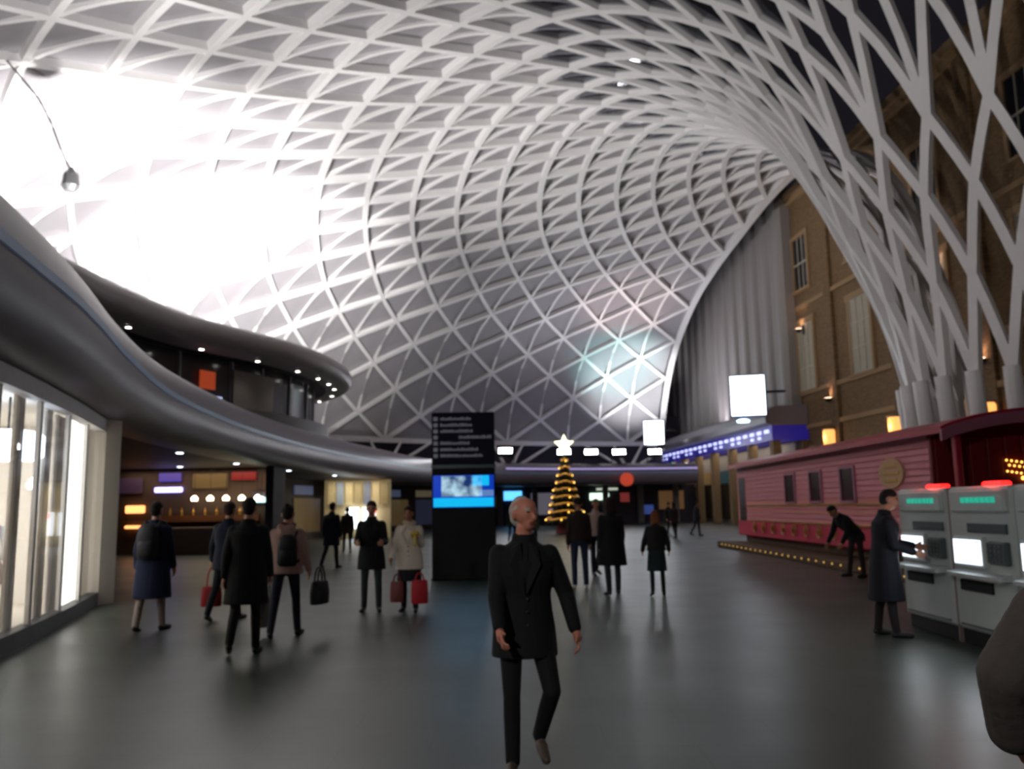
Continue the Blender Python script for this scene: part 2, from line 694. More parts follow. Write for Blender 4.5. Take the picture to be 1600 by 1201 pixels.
band = [(-0.75, 3.32), (-0.2, 3.34), (0.08, 3.45), (0.22, 3.65), (0.28, 3.95), (0.26, 4.25), (0.18, 4.55), (0.06, 4.82), (-0.1, 5.0), (-0.3, 5.08), (-0.6, 5.05), (-0.75, 4.9)]
o = sweep(MF, band, MO).build('edge_band', M_PERL, mezz, 'auto')
sheen = sweep(MF, [(0.25, 4.2), (0.285, 4.21), (0.28, 4.33), (0.25, 4.34)], MO)  # soft bluish sheen along the band, painted as a weak emissive strip
sheen.build('blue_sheen_line', glow('painted_blue_sheen', (110, 130, 160), 0.13), mezz)
lil = sweep([f for f in MF if f[0].y > 67], [(0.16, 4.56), (0.22, 4.55), (0.2, 4.68), (0.12, 4.68)], MO)
lil.build('lilac_light_line', glow('lilac_led', (178, 166, 226), 0.8), mezz)
# deck slab behind the band, out to the wall
mb = MB()
for p, nr in MF:
    q = p - nr * 0.7
    rv = Vector((q.x - FX, q.y - FY, 0))
    e = Vector((FX, FY, 0)) + rv.normalized() * (RW - 0.1)
    for pt, z in ((q, 3.35), (q, 4.6), (e, 4.6), (e, 3.35)):
        mb.v.append((pt.x - MO.x, pt.y - MO.y, z))
for i in range(len(MF) - 1):
    for k in range(4):
        mb.f.append((i * 4 + k, i * 4 + (k + 1) % 4, (i + 1) * 4 + (k + 1) % 4, (i + 1) * 4 + k))
        mb.mi.append(0)
mb.build('deck', M_SOFFIT, mezz)

# downlights set in the soffit
dl_label = 'small round white downlight set in the mezzanine soffit'
dl = empty('downlight', (0, 0, 0), 0, dl_label, 'downlight', 'downlights under the mezzanine')
MB().lathe([(0.13, 0), (0.13, -0.04), (0.10, -0.05)], 0, 0, 14).build('trim_ring', M_WHITE, dl)
MB().lathe([(0.095, -0.045), (0.095, -0.06), (0.06, -0.065)], 0, 0, 14).build('lens', glow('downlight_lens', (225, 240, 255), 12), dl)
spots = [(-9.2, 17.6), (-10.6, 20.5), (-9.6, 24.5), (-9.9, 30.5), (-9.6, 36.5), (-8.9, 42.5), (-12.5, 26.0), (-12.5, 32)]
for i, (x, y) in enumerate(spots):
    d = dl if i == 0 else copy_tree(dl)
    d.location = (x, y, 3.36)
    d['label'] = 'small round white downlight in the mezzanine soffit, %s from the lit corner shop' % ['first', 'second', 'third', 'fifth', 'seventh', 'eighth', 'fourth', 'sixth'][i]
    lamp('SPOT', 'beam', d, (0, 0, -0.08), 30, (0.95, 0.97, 1), 0.08, (0, 0, -2), 110, 0.7)

# ------------------------------------------------------------------ pavilion on the mezzanine with curved canopy
CPATH = [(-17.5, 13), (-13.6, 17.5), (-12.2, 21.5), (-11.9, 25.5), (-11.3, 29.6), (-10.0, 32.7), (-9.0, 35), (-8.3, 38), (-8.1, 41), (-8.5, 44), (-9.9, 47.2), (-12.4, 50), (-16.5, 52), (-22, 53)]
cf = path_frames(smooth_path(CPATH, 8))
pav = empty('pavilion', (-14, 38, 4.6), 0, 'curved upper pavilion with rounded grey canopy standing on the mezzanine deck', 'pavilion')
PO = Vector((-14, 38, 0))
prof = [(-1.2, 3.05), (-0.3, 3.08), (-0.05, 3.18), (0.1, 3.4), (0.12, 3.62), (0.02, 3.85), (-0.22, 4.02), (-0.6, 4.1), (-1.2, 3.95)]
sweep(cf, prof, PO).build('canopy_edge', mat('canopy_grey', (176, 170, 172), 0.45, var=0.04), pav, 'auto')
mb = MB()
for p, nr in cf:
    for a, z in ((1.1, 3.1), (1.1, 3.93), (9.0, 3.93), (9.0, 3.1)):
        q = p - nr * a - PO
        if a > 2:
            q = Vector((max(min(p.x - 4, -16), -24.5), p.y * 0.55 + 33 * 0.45, 0)) - PO
        mb.v.append((q.x, q.y, z))
for i in range(len(cf) - 1):
    for k in range(4):
        mb.f.append((i * 4 + k, i * 4 + (k + 1) % 4, (i + 1) * 4 + (k + 1) % 4, (i + 1) * 4 + k))
        mb.mi.append(0)
mb.build('canopy_roof', M_DARK, pav)
wf = cf[10:98]
sweep([(p - nr * 1.9, nr) for p, nr in wf], [(0, 0), (0.08, 0), (0.08, 0.9), (0, 0.9)], PO).build('dado', M_DARK, pav)
sweep([(p - nr * 1.9, nr) for p, nr in wf], [(0, 0.9), (0.06, 0.9), (0.06, 3.08), (0, 3.08)], PO).build('glazing', mat('dim_glazing', (58, 58, 66), 0.15, 0.1), pav)
for i in range(4, len(wf) - 2, 7):
    p, nr = wf[i]
    q = p - nr * 1.83 - PO
    mb = MB()
    mb.box(q.x - 0.06, q.x + 0.06, q.y - 0.06, q.y + 0.06, 0, 3.06)
    mb.build('mullion', M_GREY, pav)
# pale wall panel, orange sign, counter and lamps on the pavilion front
def along(frames, y):
    return min(frames, key=lambda f: abs(f[0].y - y))
def wall_piece(name, y0, y1, z0, z1, a, m, th=0.06):
    fr = [f for f in cf if y0 <= f[0].y <= y1 and f[0].x > -13]
    return sweep([(p - nr * a, nr) for p, nr in fr], [(0, z0), (th, z0), (th, z1), (0, z1)], PO).build(name, m, pav)
wall_piece('wall_panel', 33.2, 36.4, 0.9, 2.7, 1.75, mat('warm_grey_panel', (118, 108, 104), 0.6))
wall_piece('serving_counter', 33.0, 41.5, 0.0, 1.05, 1.2, mat('counter_front', (92, 88, 92), 0.5), 0.3)
so = wall_piece('sign', 31.5, 32.4, 1.75, 2.45, 1.7, glow('orange_sign', (214, 84, 44), 0.4))
wall_piece('under_sign_lamp', 31.2, 32.9, 1.38, 1.5, 1.66, glow('pale_blue_lamp', (190, 205, 255), 1.2))
cd = empty('canopy_downlight', (0, 0, 0), 0, 'small white downlight under the pavilion canopy', 'downlight', 'downlights under the pavilion canopy')
MB().lathe([(0.11, 0), (0.11, -0.04), (0.09, -0.05)], 0, 0, 12).build('trim_ring', M_WHITE, cd)
MB().lathe([(0.085, -0.045), (0.085, -0.06), (0.05, -0.065)], 0, 0, 12).build('lens', M_LAMPW, cd)
for i, y in enumerate([27.2, 30.8, 33.6, 36.4, 38.6, 40.6, 42.6, 45.2, 47.6]):
    fr = [f for f in cf if f[0].x > -13]
    p, nr = min(fr, key=lambda f: abs(f[0].y - y))
    q = p - nr * 0.75
    d = cd if i == 0 else copy_tree(cd)
    d.location = (q.x, q.y, 7.66)
    d['label'] = 'small white downlight under the pavilion canopy, %s along from the orange sign side' % ['first', 'second', 'third', 'fourth', 'fifth', 'sixth', 'seventh', 'eighth', 'ninth'][i]
    lamp('SPOT', 'beam', d, (0, 0, -0.08), 20, (1, 0.98, 0.94), 0.06, (0, 0, -2), 120, 0.7)

# ------------------------------------------------------------------ floodlights that wash the roof
M_FLENS = glow('flood_lens', (250, 252, 255), 40)
def floodlight(loc, target, power, color, label, group, spot=130, s=1.0, lens=M_FLENS, blend=0.8):
    t = empty('floodlight', loc, 0, label, 'floodlight', group)
    d = (Vector(target) - Vector(loc)).normalized()
    rot = d.to_track_quat('Z', 'Y').to_matrix()
    def X(pts):
        return [rot @ Vector(p) * s + Vector((0, 0, 0.42 * s)) for p in pts]
    h = MB()
    h.cbox(-0.3, 0.3, -0.2, 0.2, -0.1, 0.1, 0.04)
    h.v = X(h.v)
    h.build('housing', M_DARK, t)
    l = MB()
    l.box(-0.26, 0.26, -0.16, 0.16, 0.098, 0.115)
    l.v = X(l.v)
    l.build('lens', lens, t)
    b = MB()
    b.box(-0.34 * s, -0.31 * s, -0.04, 0.04, 0.0, 0.45 * s)
    b.box(0.31 * s, 0.34 * s, -0.04, 0.04, 0.0, 0.45 * s)
    b.box(-0.34 * s, 0.34 * s, -0.1, 0.1, 0.0, 0.03)
    b.build('bracket', M_DARK, t)
    tl = Vector(target) - Vector(loc)
    lamp('SPOT', 'beam', t, tuple(d * 0.2 * s + Vector((0, 0, 0.42 * s))), power, color, 0.15, tuple(tl + Vector((0, 0, 0.42 * s))), spot, blend)
    return t

for i, (loc, tg, pw, sp) in enumerate([((-14.2, 24.9, 8.56), (-6, 30, 20), 7500, 105), ((-14.6, 29.5, 8.56), (-22, 44, 17.5), 54000, 100), ((-13.5, 35.3, 8.56), (-2, 44, 21), 10500, 95),
                                   ((-12.6, 40.7, 8.56), (-18.5, 53, 17), 50000, 88), ((-12.3, 44.7, 8.56), (4, 50, 21), 7000, 80), ((-13.9, 21.9, 8.56), (-18, 25, 19), 6500, 135)]):
    floodlight(loc, tg, pw, (1.0, 0.985, 0.975), 'black floodlight on the pavilion roof, %s counted from the lit corner shop' % ['second', 'third', 'fourth', 'fifth', 'sixth', 'first'][i], 'floodlights washing the roof', sp, 1.0, M_FLENS, 1.0)

for i, (loc, tg, pw, sp) in enumerate([((-5.9, 1.0, 4.62), (14.5, 28, 12), 3000, 62), ((-6.6, 5.5, 4.62), (8, 27, 18), 6500, 80), ((-4.0, -3.5, 5.06), (4.5, 10.5, 1), 1100, 75)]):  # unseen floodlights added to brighten the trumpet, roof, carriage and walking man
    floodlight(loc, tg, pw, (1.0, 0.985, 0.975), 'added black fill floodlight, out of view on the near mezzanine, %s before the lit corner shop' % ['second', 'first', 'third'][i], 'floodlights washing the roof', sp, 1.0, M_FLENS, 1.0)

# bright row of lamps on the far mezzanine edge
for i, (x, y) in enumerate([(-4.9, 62.3), (-0.6, 67.6), (4.2, 70.3), (6.5, 71.1), (8.9, 71.7), (12.0, 72.3)]):
    floodlight((x, y, 5.04), (x - 1, y - 12, 20), 250, (0.86, 0.88, 1.0), 'bright lamp on the far mezzanine edge, %s of six from the dark totem side' % ['first', 'second', 'third', 'fourth', 'fifth', 'sixth'][i], 'lamps on the far mezzanine edge', 160, 2.0)
for i, (x, y, z) in enumerate([(-3.0, 72, 4.6), (5, 76.5, 4.6), (11.0, 77.5, 4.6)]):
    floodlight((x, y, z), (x, y + 3, 11), 160, (0.66, 0.70, 1.0), 'violet washlight on the far mezzanine deck, %s from the totem side' % ['first', 'second', 'third'][i], 'violet washlights at the far end', 150, 1.0, glow('violet_lens_%d' % i, (190, 185, 255), 10))


# ------------------------------------------------------------------ brick range along the right side
FA = math.atan(0.08)
wr = empty('wall_right', (24.5, 0, 0), FA, 'tall brown brick range with arched and tall windows behind the steel trumpet', 'wall', kind='structure')
ZT = 23.2
mb = MB()
mb.box(0, 1.0, -4, 96, 0, ZT)
mb.build('brick_wall', M_BRICK, wr)
mb = MB()
for z0, z1, a in ((ZT - 0.9, ZT - 0.5, 0.25), (ZT - 0.5, ZT, 0.5)):
    mb.box(-a, 0.0, -4, 96, z0, z1)
mb.build('parapet_cornice', M_STONE, wr)
for z in (6.45, 8.75, 14.7):
    MB().box(-0.16, 0, -4, 58, z, z + 0.28).build('string_course', M_STONE, wr)
M_FRAME = mat('cream_window_frame', (176, 168, 150), 0.5)
M_BLIND = mat('pale_blind', (168, 160, 142), 0.7)
M_FAN = mat('pale_fanlight', (176, 184, 168), 0.5)
for k in range(-1, 8):
    y = 49.2 - 7.6 * (k - 0)
    if y < -2:
        continue
    # pilasters between the bays
    MB().cbox(-0.22, 0, y + 3.3, y + 4.3, 0, ZT - 0.9, 0.04).build('pilaster', M_BRICK, wr)
    # tall first-floor window
    t = bpy.data.objects.new('window', None)
    COL.objects.link(t)
    t.parent = wr
    mb = MB()
    mb.box(-0.14, 0.02, y - 1.45, y - 1.2, 9.05, 13.6)
    mb.box(-0.14, 0.02, y + 1.2, y + 1.45, 9.05, 13.6)
    mb.box(-0.16, 0.02, y - 1.6, y + 1.6, 13.6, 13.95)
    mb.box(-0.24, 0.02, y - 1.6, y + 1.6, 8.9, 9.05)
    mb.build('surround', M_STONE, t)
    MB().box(-0.05, 0.0, y - 1.2, y + 1.2, 9.05, 13.6).build('blind', M_BLIND, t)
    mb = MB()
    for q in (-1.17, -0.4, 0.4, 1.17):
        mb.box(-0.1, -0.04, y + q - 0.04, y + q + 0.04, 9.05, 13.6)
    for z in (9.1, 10.6, 12.1, 13.55):
        mb.box(-0.1, -0.04, y - 1.2, y + 1.2, z - 0.04, z + 0.04)
    mb.build('sash_bars', M_FRAME, t)
    # upper window
    t = bpy.data.objects.new('window', None)
    COL.objects.link(t)
    t.parent = wr
    mb = MB()
    mb.box(-0.14, 0.02, y - 1.3, y - 1.05, 16.0, 19.6)
    mb.box(-0.14, 0.02, y + 1.05, y + 1.3, 16.0, 19.6)
    mb.box(-0.16, 0.02, y - 1.4, y + 1.4, 19.6, 19.9)
    mb.box(-0.22, 0.02, y - 1.4, y + 1.4, 15.85, 16.0)
    mb.build('surround', M_STONE, t)
    MB().box(-0.04, 0.0, y - 1.05, y + 1.05, 16.0, 19.6).build('pane', mat('dark_pane', (30, 32, 38), 0.1) if k == -1 else bpy.data.materials['dark_pane'], t)
    mb = MB()
    for q in (-0.35, 0.35):
        mb.box(-0.09, -0.03, y + q - 0.03, y + q + 0.03, 16.0, 19.6)
    mb.box(-0.09, -0.03, y - 1.05, y + 1.05, 17.75, 17.85)
    mb.build('sash_bars', M_FRAME, t)
    # arched ground-floor window with a pale fanlight
    t = bpy.data.objects.new('window', None)
    COL.objects.link(t)
    t.parent = wr
    def arc(r, n=14):
        return [(y + r * math.cos(PI * i / n), 3.6 + r * math.sin(PI * i / n)) for i in range(n + 1)]
    ring = arc(1.75) + arc(1.4)[::-1]
    mb = MB()
    ra, rb = arc(1.75), arc(1.4)
    for i in range(14):
        mb.prism([ra[i], ra[i + 1], rb[i + 1], rb[i]], 'x', -0.18, 0.02)
    mb.box(-0.18, 0.02, y - 1.75, y - 1.4, 0.0, 3.6)
    mb.box(-0.18, 0.02, y + 1.4, y + 1.75, 0.0, 3.6)
    mb.build('surround', M_STONE, t)
    MB().prism(arc(1.38), 'x', -0.05, 0.0).build('fanlight', M_FAN, t)
    MB().box(-0.05, 0.0, y - 1.4, y + 1.4, 0.6, 3.55).build('pane', bpy.data.materials['dark_pane'], t)
    mb = MB()
    mb.box(-0.1, -0.03, y - 1.4, y + 1.4, 3.52, 3.66)
    for q in (-0.7, 0, 0.7):
        mb.box(-0.1, -0.03, y + q - 0.04, y + q + 0.04, 0.6, 3.55)
    mb.build('sash_bars', M_FRAME, t)


def wall_xyz(ly, lx, z):
    c, s_ = math.cos(FA), math.sin(FA)
    return (24.5 + lx * c - ly * s_, lx * s_ + ly * c, z)


# warm lanterns and small lamps on the brick
M_AMBER = glow('amber_glass', (255, 178, 96), 1.6)
def lantern(ly, z, label, big):
    t = empty('wall_lantern', wall_xyz(ly, -0.22, z), FA, label, 'wall lamp', 'warm lanterns on the brick range')
    MB().cbox(0.1, 0.21, -0.15, 0.15, -0.35, 0.35, 0.03).build('back_plate', M_DARK, t)
    if big:
        MB().lathe([(0.26, -0.55), (0.34, -0.4), (0.36, 0.4), (0.3, 0.5)], -0.3, 0, 12).build('shade', M_AMBER, t)
        MB().lathe([(0.38, 0.5), (0.4, 0.56), (0.1, 0.66)], -0.3, 0, 12).build('cap', M_CHROME, t)
        lamp('POINT', 'glow', t, (-0.75, 0, 0), 40, (1, 0.66, 0.34), 0.2)
    else:
        MB().lathe([(0.12, -0.2), (0.22, 0.0), (0.22, 0.04)], -0.2, 0, 12).build('shade', M_DARK, t)
        MB().lathe([(0.2, 0.035), (0.2, 0.06), (0.1, 0.07)], -0.2, 0, 12).build('lens', glow('warm_uplens', (255, 205, 170), 14), t)
        lamp('SPOT', 'beam', t, (-0.2, 0, 0.12), 60, (1, 0.62, 0.4), 0.08, (0.05, 0, 2), 100, 0.8)
for (ly, z, big, lb) in [(53.3, 5.55, 1, 'amber cylinder lantern beside the blue-lit sign band'), (37.6, 5.3, 1, 'amber cylinder lantern seen between two funnel legs over the pink carriage'),
                         (45.4, 5.5, 1, 'amber cylinder lantern beside the pale fanlight, behind the outermost funnel leg'), (53.3, 8.0, 0, 'small warm uplight above the amber lantern by the sign band'),
                         (37.9, 7.8, 0, 'small warm uplight glowing behind the crossing funnel ribs'), (41.0, 12.6, 0, 'small uplight high on the brick behind the steel ribs'),
                         (57.0, 13.2, 0, 'small warm uplight next to the fluted wall, highest on the brick')]:
    lantern(ly, z, lb, big)

# fluted grey wall standing proud of the brick beyond the trumpet
M_FLUTE = mat('fluted_grey_panel', (140, 134, 132), 0.55, var=0.05, scale=0.4)
fl = empty('wall_fluted', wall_xyz(58.2, 0, 0), FA, 'tall grey wall of vertical fluted panels under the arch of the roof', 'wall', kind='structure')
mb = MB()
mb.box(-0.7, -0.02, 0.0, 34, 0, 24.5)
mb.build('backing', M_FLUTE, fl)
for i in range(14):
    y = 0.05 + i * 2.4
    mb = MB()
    mb.prism([(-0.7, y), (-0.95, y + 0.25), (-1.0, y + 0.55), (-0.9, y + 0.9), (-0.78, y + 1.6), (-0.78, y + 2.3), (-0.7, y + 2.36)], 'z', 7.5, 24.4)
    mb.build('fluted_panel', M_FLUTE, fl)

# low shop building under the fluted wall, with blue sign band
lb = empty('shop_row', wall_xyz(57.3, 0, 0), FA, 'low shop row with grey rounded fascia and blue-lit sign band below the fluted wall', 'building')
M_FASC = mat('grey_fascia', (124, 118, 128), 0.45, var=0.05)
mb = MB()
mb.prism([(-0.02, 6.75), (-2.6, 6.75), (-2.95, 6.9), (-3.0, 7.3), (-2.8, 7.75), (-2.3, 8.05), (-0.02, 8.15)], 'y', 0, 32)
mb.build('fascia', M_FASC, lb)
MB().box(-2.55, -0.02, 0.1, 32, 5.75, 6.75).build('sign_band', mat('deep_blue_band', (42, 34, 140), 0.4, emit=(48, 40, 170), power=0.3), lb)
for i in range(22):
    y = 0.6 + i * 1.4
    mb = MB()
    mb.box(-2.62, -2.55, y, y + 0.75, 6.28, 6.5)
    if i % 3:
        mb.box(-2.62, -2.55, y + 0.1, y + 0.6, 5.95, 6.12)
    mb.build('lit_strip', glow('strip_white', (200, 205, 255), 1.6) if i == 0 else bpy.data.materials['strip_white'], lb)
mb = MB()
mb.box(-0.5, -0.02, 0.1, 32, 0, 5.75)
mb.build('back_wall', mat('tan_shop_wall', (112, 92, 66), 0.7), lb)
for i in range(8):
    y = 0.2 + i * 4.4
    MB().cbox(-2.5, -1.9, y, y + 0.6, 0, 5.75, 0.04).build('pillar', mat('tan_pillar', (140, 116, 86), 0.7) if i == 0 else bpy.data.materials['tan_pillar'], lb)
    if i < 7:
        mb = MB()
        mb.box(-1.0, -0.9, y + 0.7, y + 4.3, 0.3, 3.2)
        mb.build('shop_window', mat('dim_shop_glass', (34, 33, 34), 0.15) if i == 0 else bpy.data.materials['dim_shop_glass'], lb)
        MB().box(-1.1, -0.9, y + 0.7, y + 4.3, 3.3, 4.3).build('shop_sign', mat('shop_sign_%d' % i, [(150, 120, 80), (60, 66, 70), (130, 100, 66), (46, 60, 66), (140, 112, 70), (90, 60, 50), (120, 100, 80)][i], 0.5,
                                                                              emit=[(150, 120, 80), (60, 66, 70), (130, 100, 66), (46, 90, 100), (140, 112, 70), (90, 60, 50), (120, 100, 80)][i], power=0.25), lb)
lamp('AREA', 'canopy_glow', lb, (-1.6, 16, 5.7), 260, (1, 0.85, 0.62), 1.2, (-1.6, 16, 0), size_y=28)
lamp('AREA', 'added_flute_wash', lb, (-1.6, 14, 8.3), 1500, (0.92, 0.9, 1.0), 1.0, (0, 14, 20), size_y=26)  # bare area lamp added to brighten the fluted wall, no fixture

# lit departure boards
M_BOARD = glow('departure_board', (236, 244, 255), 5.0)
def board(loc, rz, label):
    t = empty('departure_board', loc, rz, label, 'screen', 'lit departure boards')
    MB().cbox(-1.08, 1.08, -0.02, 0.34, -1.28, 1.28, 0.04).build('case', mat('blue_grey_case', (70, 92, 130), 0.4) if 'blue_grey_case' not in bpy.data.materials else bpy.data.materials['blue_grey_case'], t)
    MB().box(-1.0, 1.0, -0.06, -0.02, -1.2, 1.2).build('screen', M_BOARD, t)
    MB().tube([(0.7, 0.16, 0.2), (2.2, 0.3, 0.2)], 0.08).build('arm', M_DARK, t)
    if loc[1] < 60:
        MB().lathe([(0.36, -1.62), (0.4, -1.5), (0.2, -1.42)], -0.35, 0, 14).build('under_lamp', glow('board_under_lamp', (190, 225, 255), 4), t)
        MB().tube([(-0.35, 0.0, -1.46), (-0.35, 0.12, -1.26)], 0.05).build('lamp_stem', M_DARK, t)
    return t
board((14.28, 51.2, 8.05), R(-14), 'large white-lit departure board before the fluted wall')
b2 = board((11.55, 69.6, 7.45), R(-8), 'smaller white-lit departure board at the far end of the shop row')
b2.scale = (0.8, 0.8, 0.8)

# soft coloured light beams on the shell over the shop row
def wash(loc, tg, pw, col, lab, spot):
    floodlight(loc, tg, pw, col, lab, 'coloured washlights by the shop row', spot, 0.8, glow(lab.split()[0] + '_lens', tuple(int(255 * c) for c in col), 6))
wash((14.9, 73.6, 4.65), (12.0, 80.2, 12.6), 11000, (0.95, 0.97, 1.0), 'white washlight at the far corner of the mezzanine', 60)
wash((13.7, 73.4, 4.65), (10.2, 78.4, 14.2), 5200, (0.3, 0.95, 0.88), 'teal washlight at the far corner of the mezzanine', 50)
wash((12.5, 73.2, 4.65), (10.2, 71.5, 18.6), 4200, (1.0, 0.74, 0.66), 'pink washlight at the far corner of the mezzanine', 45)

# ------------------------------------------------------------------ lit corner shop under the mezzanine, on the left
# glass front runs along the mezzanine edge from (-4.2,2) to (-7.45,15.6)
shop = empty('shop_unit', (-7.45, 15.6, 0), 0, 'brightly lit white shop with full-height glass front under the mezzanine', 'shop')
SO = Vector((-7.45, 15.6, 0))
sp = [np.array(p) for p in smooth_path([(-4.45, 3.0), (-5.1, 6.5), (-5.75, 9.7), (-6.6, 12.9), (-7.42, 15.6)], 4)]
sf = path_frames([tuple(p) for p in sp])
sf = [(p - nr * 0.15, nr) for p, nr in sf]
M_SHOPW = mat('white_shop_wall', (238, 232, 222), 0.6, var=0.03)
sweep(sf, [(-0.08, 0), (0.1, 0), (0.1, 0.22), (-0.08, 0.22)], SO).build('plinth', M_DARK, shop)
sweep(sf, [(-0.08, 3.1), (0.1, 3.1), (0.1, 3.33), (-0.08, 3.33)], SO).build('head_rail', mat('shop_head_rail', (190, 186, 184), 0.5), shop)
for i in range(len(sf) - 1):
    sweep(sf[i:i + 2], [(-0.01, 0.22), (0.01, 0.22), (0.01, 3.1), (-0.01, 3.1)], SO).build('glass_pane', M_GLASS, shop)
    if i % 2 == 0:
        p = sf[i][0] - SO
        MB().box(p.x - 0.03, p.x + 0.03, p.y - 0.03, p.y + 0.03, 0.22, 3.1).build('mullion', M_WHITE, shop)
pe, ne = sf[-1]
te = Vector((ne.y, -ne.x, 0)) * -1
q = pe - SO
mb = MB()
c1, c2 = q + ne * 0.1, q - ne * 0.5
mb.prism([(c1.x, c1.y), (c1.x + 0.12, c1.y + 0.36), (c2.x, c2.y + 0.2), (c2.x, c2.y - 0.1)], 'z', 0, 3.33)
mb.build('corner_post', mat('cream_post', (226, 218, 204), 0.5, var=0.04), shop)
mb = MB()
mb.box(-5.2, -0.5, -0.05, 0.12, 0, 3.33)
mb.build('end_wall', M_SHOPW, shop)
mb = MB()
mb.add([(x - SO.x, y - SO.y, z) for x, y, z in [(-10.6, 2, 0), (-12.4, 15.5, 0), (-12.4, 15.5, 3.33), (-10.6, 2, 3.33), (-10.8, 2, 0), (-12.6, 15.5, 0), (-12.6, 15.5, 3.33), (-10.8, 2, 3.33)]],
       [(0, 1, 2, 3), (4, 7, 6, 5), (0, 4, 5, 1), (3, 2, 6, 7), (1, 5, 6, 2), (0, 3, 7, 4)])
mb.build('back_wall', M_SHOPW, shop)
mb = MB()
poly = [(p.x - ne.x * 0.1 - SO.x, p.y - SO.y) for p, nr in sf] + [(-12.4 - SO.x, 15.5 - SO.y), (-10.6 - SO.x, 3 - SO.y)]
mb.prism(poly, 'z', 3.22, 3.3)
mb.build('shop_ceiling', M_SHOPW, shop)
mb = MB()
mb.prism(poly, 'z', 0.01, 0.05)
mb.build('shop_floor', mat('pale_shop_floor', (206, 198, 186), 0.4), shop)
M_TUBE = glow('white_light_panel', (255, 252, 246), 2.4)
def in_shop(x, y):
    return (x - SO.x, y - SO.y)
# translucent curtain-like display panels standing behind the glass
M_CURT = mat('cream_display_fabric', (232, 224, 212), 0.8, var=0.05)
for (x, y, wd, lit) in [(-7.15, 13.4, 0.55, 0), (-7.35, 14.2, 0.5, 1), (-7.55, 14.85, 0.4, 1), (-7.75, 15.25, 0.3, 0), (-6.75, 12.3, 0.4, 0), (-6.35, 10.9, 0.3, 0)]:
    mb = MB()
    a, b = in_shop(x, y)
    n = 10
    d = Vector((-0.27, 0.96, 0))
    poly = []
    for i in range(n + 1):
        u = (i / n - 0.5) * wd
        poly.append((a + d.x * u + 0.04 * math.sin(i * 2.2), b + d.y * u))
    poly2 = [(p[0] - 0.03, p[1]) for p in poly[::-1]]
    mb.prism(poly + poly2, 'z', 0.06, 3.15)
    mb.build('display_panel', M_TUBE if lit else M_CURT, shop)
# hanging square lamp, pendant spots, shelves
a, b = in_shop(-6.9, 11.6)
mb = MB().cbox(a - 0.35, a + 0.35, b - 0.35, b + 0.35, 2.35, 2.75, 0.06)
mb.build('hanging_lamp', glow('lamp_box', (225, 238, 255), 6), shop)
MB().tube([(a, b, 2.75), (a, b, 3.22)], 0.015, 6).build('lamp_cord', M_DARK, shop)
for i, (x, y) in enumerate([(-7.2, 10.2), (-7.5, 11.3), (-7.9, 12.4), (-8.4, 13.6), (-8.2, 14.6)]):
    a, b = in_shop(x, y)
    MB().lathe([(0.07, 2.05), (0.09, 2.12), (0.03, 2.24)], a, b, 10).build('pendant', M_LAMPC, shop)
    MB().tube([(a, b, 2.24), (a, b, 3.22)], 0.008, 5).build('pendant_cord', M_DARK, shop)
for k in range(3):
    x, y = -10.2 + 0.2 * k, 5.5 + 3.2 * k
    a, b = in_shop(x - 0.9, y)
    mb = MB()
    for z in (0.3, 0.9, 1.5, 2.1):
        mb.box(a - 0.25, a + 0.25, b - 1.2, b + 1.2, z, z + 0.05)
    for e in (-1.2, 1.17):
        mb.box(a - 0.25, a + 0.25, b + e, b + e + 0.04, 0.05, 2.5)
    mb.build('shelf_unit', M_WHITE, shop)
for (x, y, pw) in [(-8.6, 7.2, 75), (-8.9, 10.3, 85), (-9.3, 13.4, 75)]:
    a, b = in_shop(x, y)
    MB().box(a - 0.8, a + 0.8, b - 0.3, b + 0.3, 3.17, 3.22).build('ceiling_light_panel', M_TUBE, shop)
    lamp('AREA', 'panel_light', shop, (a, b, 3.12), pw, (1, 0.97, 0.93), 1.5, (a, b, 0), size_y=0.6)

# mannequins in the window
M_MANN = mat('white_mannequin', (238, 236, 234), 0.4, var=0.02)
def mannequin(x, y, rz, dress, label):
    t = empty('mannequin', (x, y, 0.05), rz, label, 'mannequin', 'mannequins in the lit shop window')
    MB().lathe([(0.2, 0), (0.2, 0.02), (0.02, 0.03), (0.02, 0.9)], 0, 0, 14).build('stand', M_CHROME, t)
    MB().lathe([(0.0, 0.86), (0.15, 0.9), (0.165, 0.98), (0.12, 1.15), (0.16, 1.32), (0.17, 1.4), (0.06, 1.5), (0.05, 1.55), (0.08, 1.6), (0.095, 1.68), (0.08, 1.76), (0.0, 1.79)], 0, 0, 16).build('torso', M_MANN, t, True)
    MB().lathe([(0.30, 0.55), (0.26, 0.75), (0.185, 0.98), (0.145, 1.15), (0.185, 1.32), (0.19, 1.41), (0.09, 1.47)], 0, 0, 18).build('garment', dress, t, True)
    for s in (-1, 1):
        MB().tube([(s * 0.19, 0, 1.4), (s * 0.25, -0.02, 1.15), (s * 0.24, -0.08, 0.9)], [0.06, 0.05, 0.035], 8).build('arm', M_MANN, t, True)
mannequin(-6.75, 10.6, 0.3, mat('tan_garment', (206, 170, 140), 0.8), 'white mannequin in a tan garment behind the shop glass')
mannequin(-6.55, 9.6, 0.1, mat('white_garment', (240, 238, 236), 0.8), 'white mannequin in a white garment behind the shop glass')
mannequin(-7.9, 12.9, 0.5, mat('pink_grey_garment', (190, 172, 170), 0.8), 'white mannequin in a pinkish grey garment deeper in the lit shop')

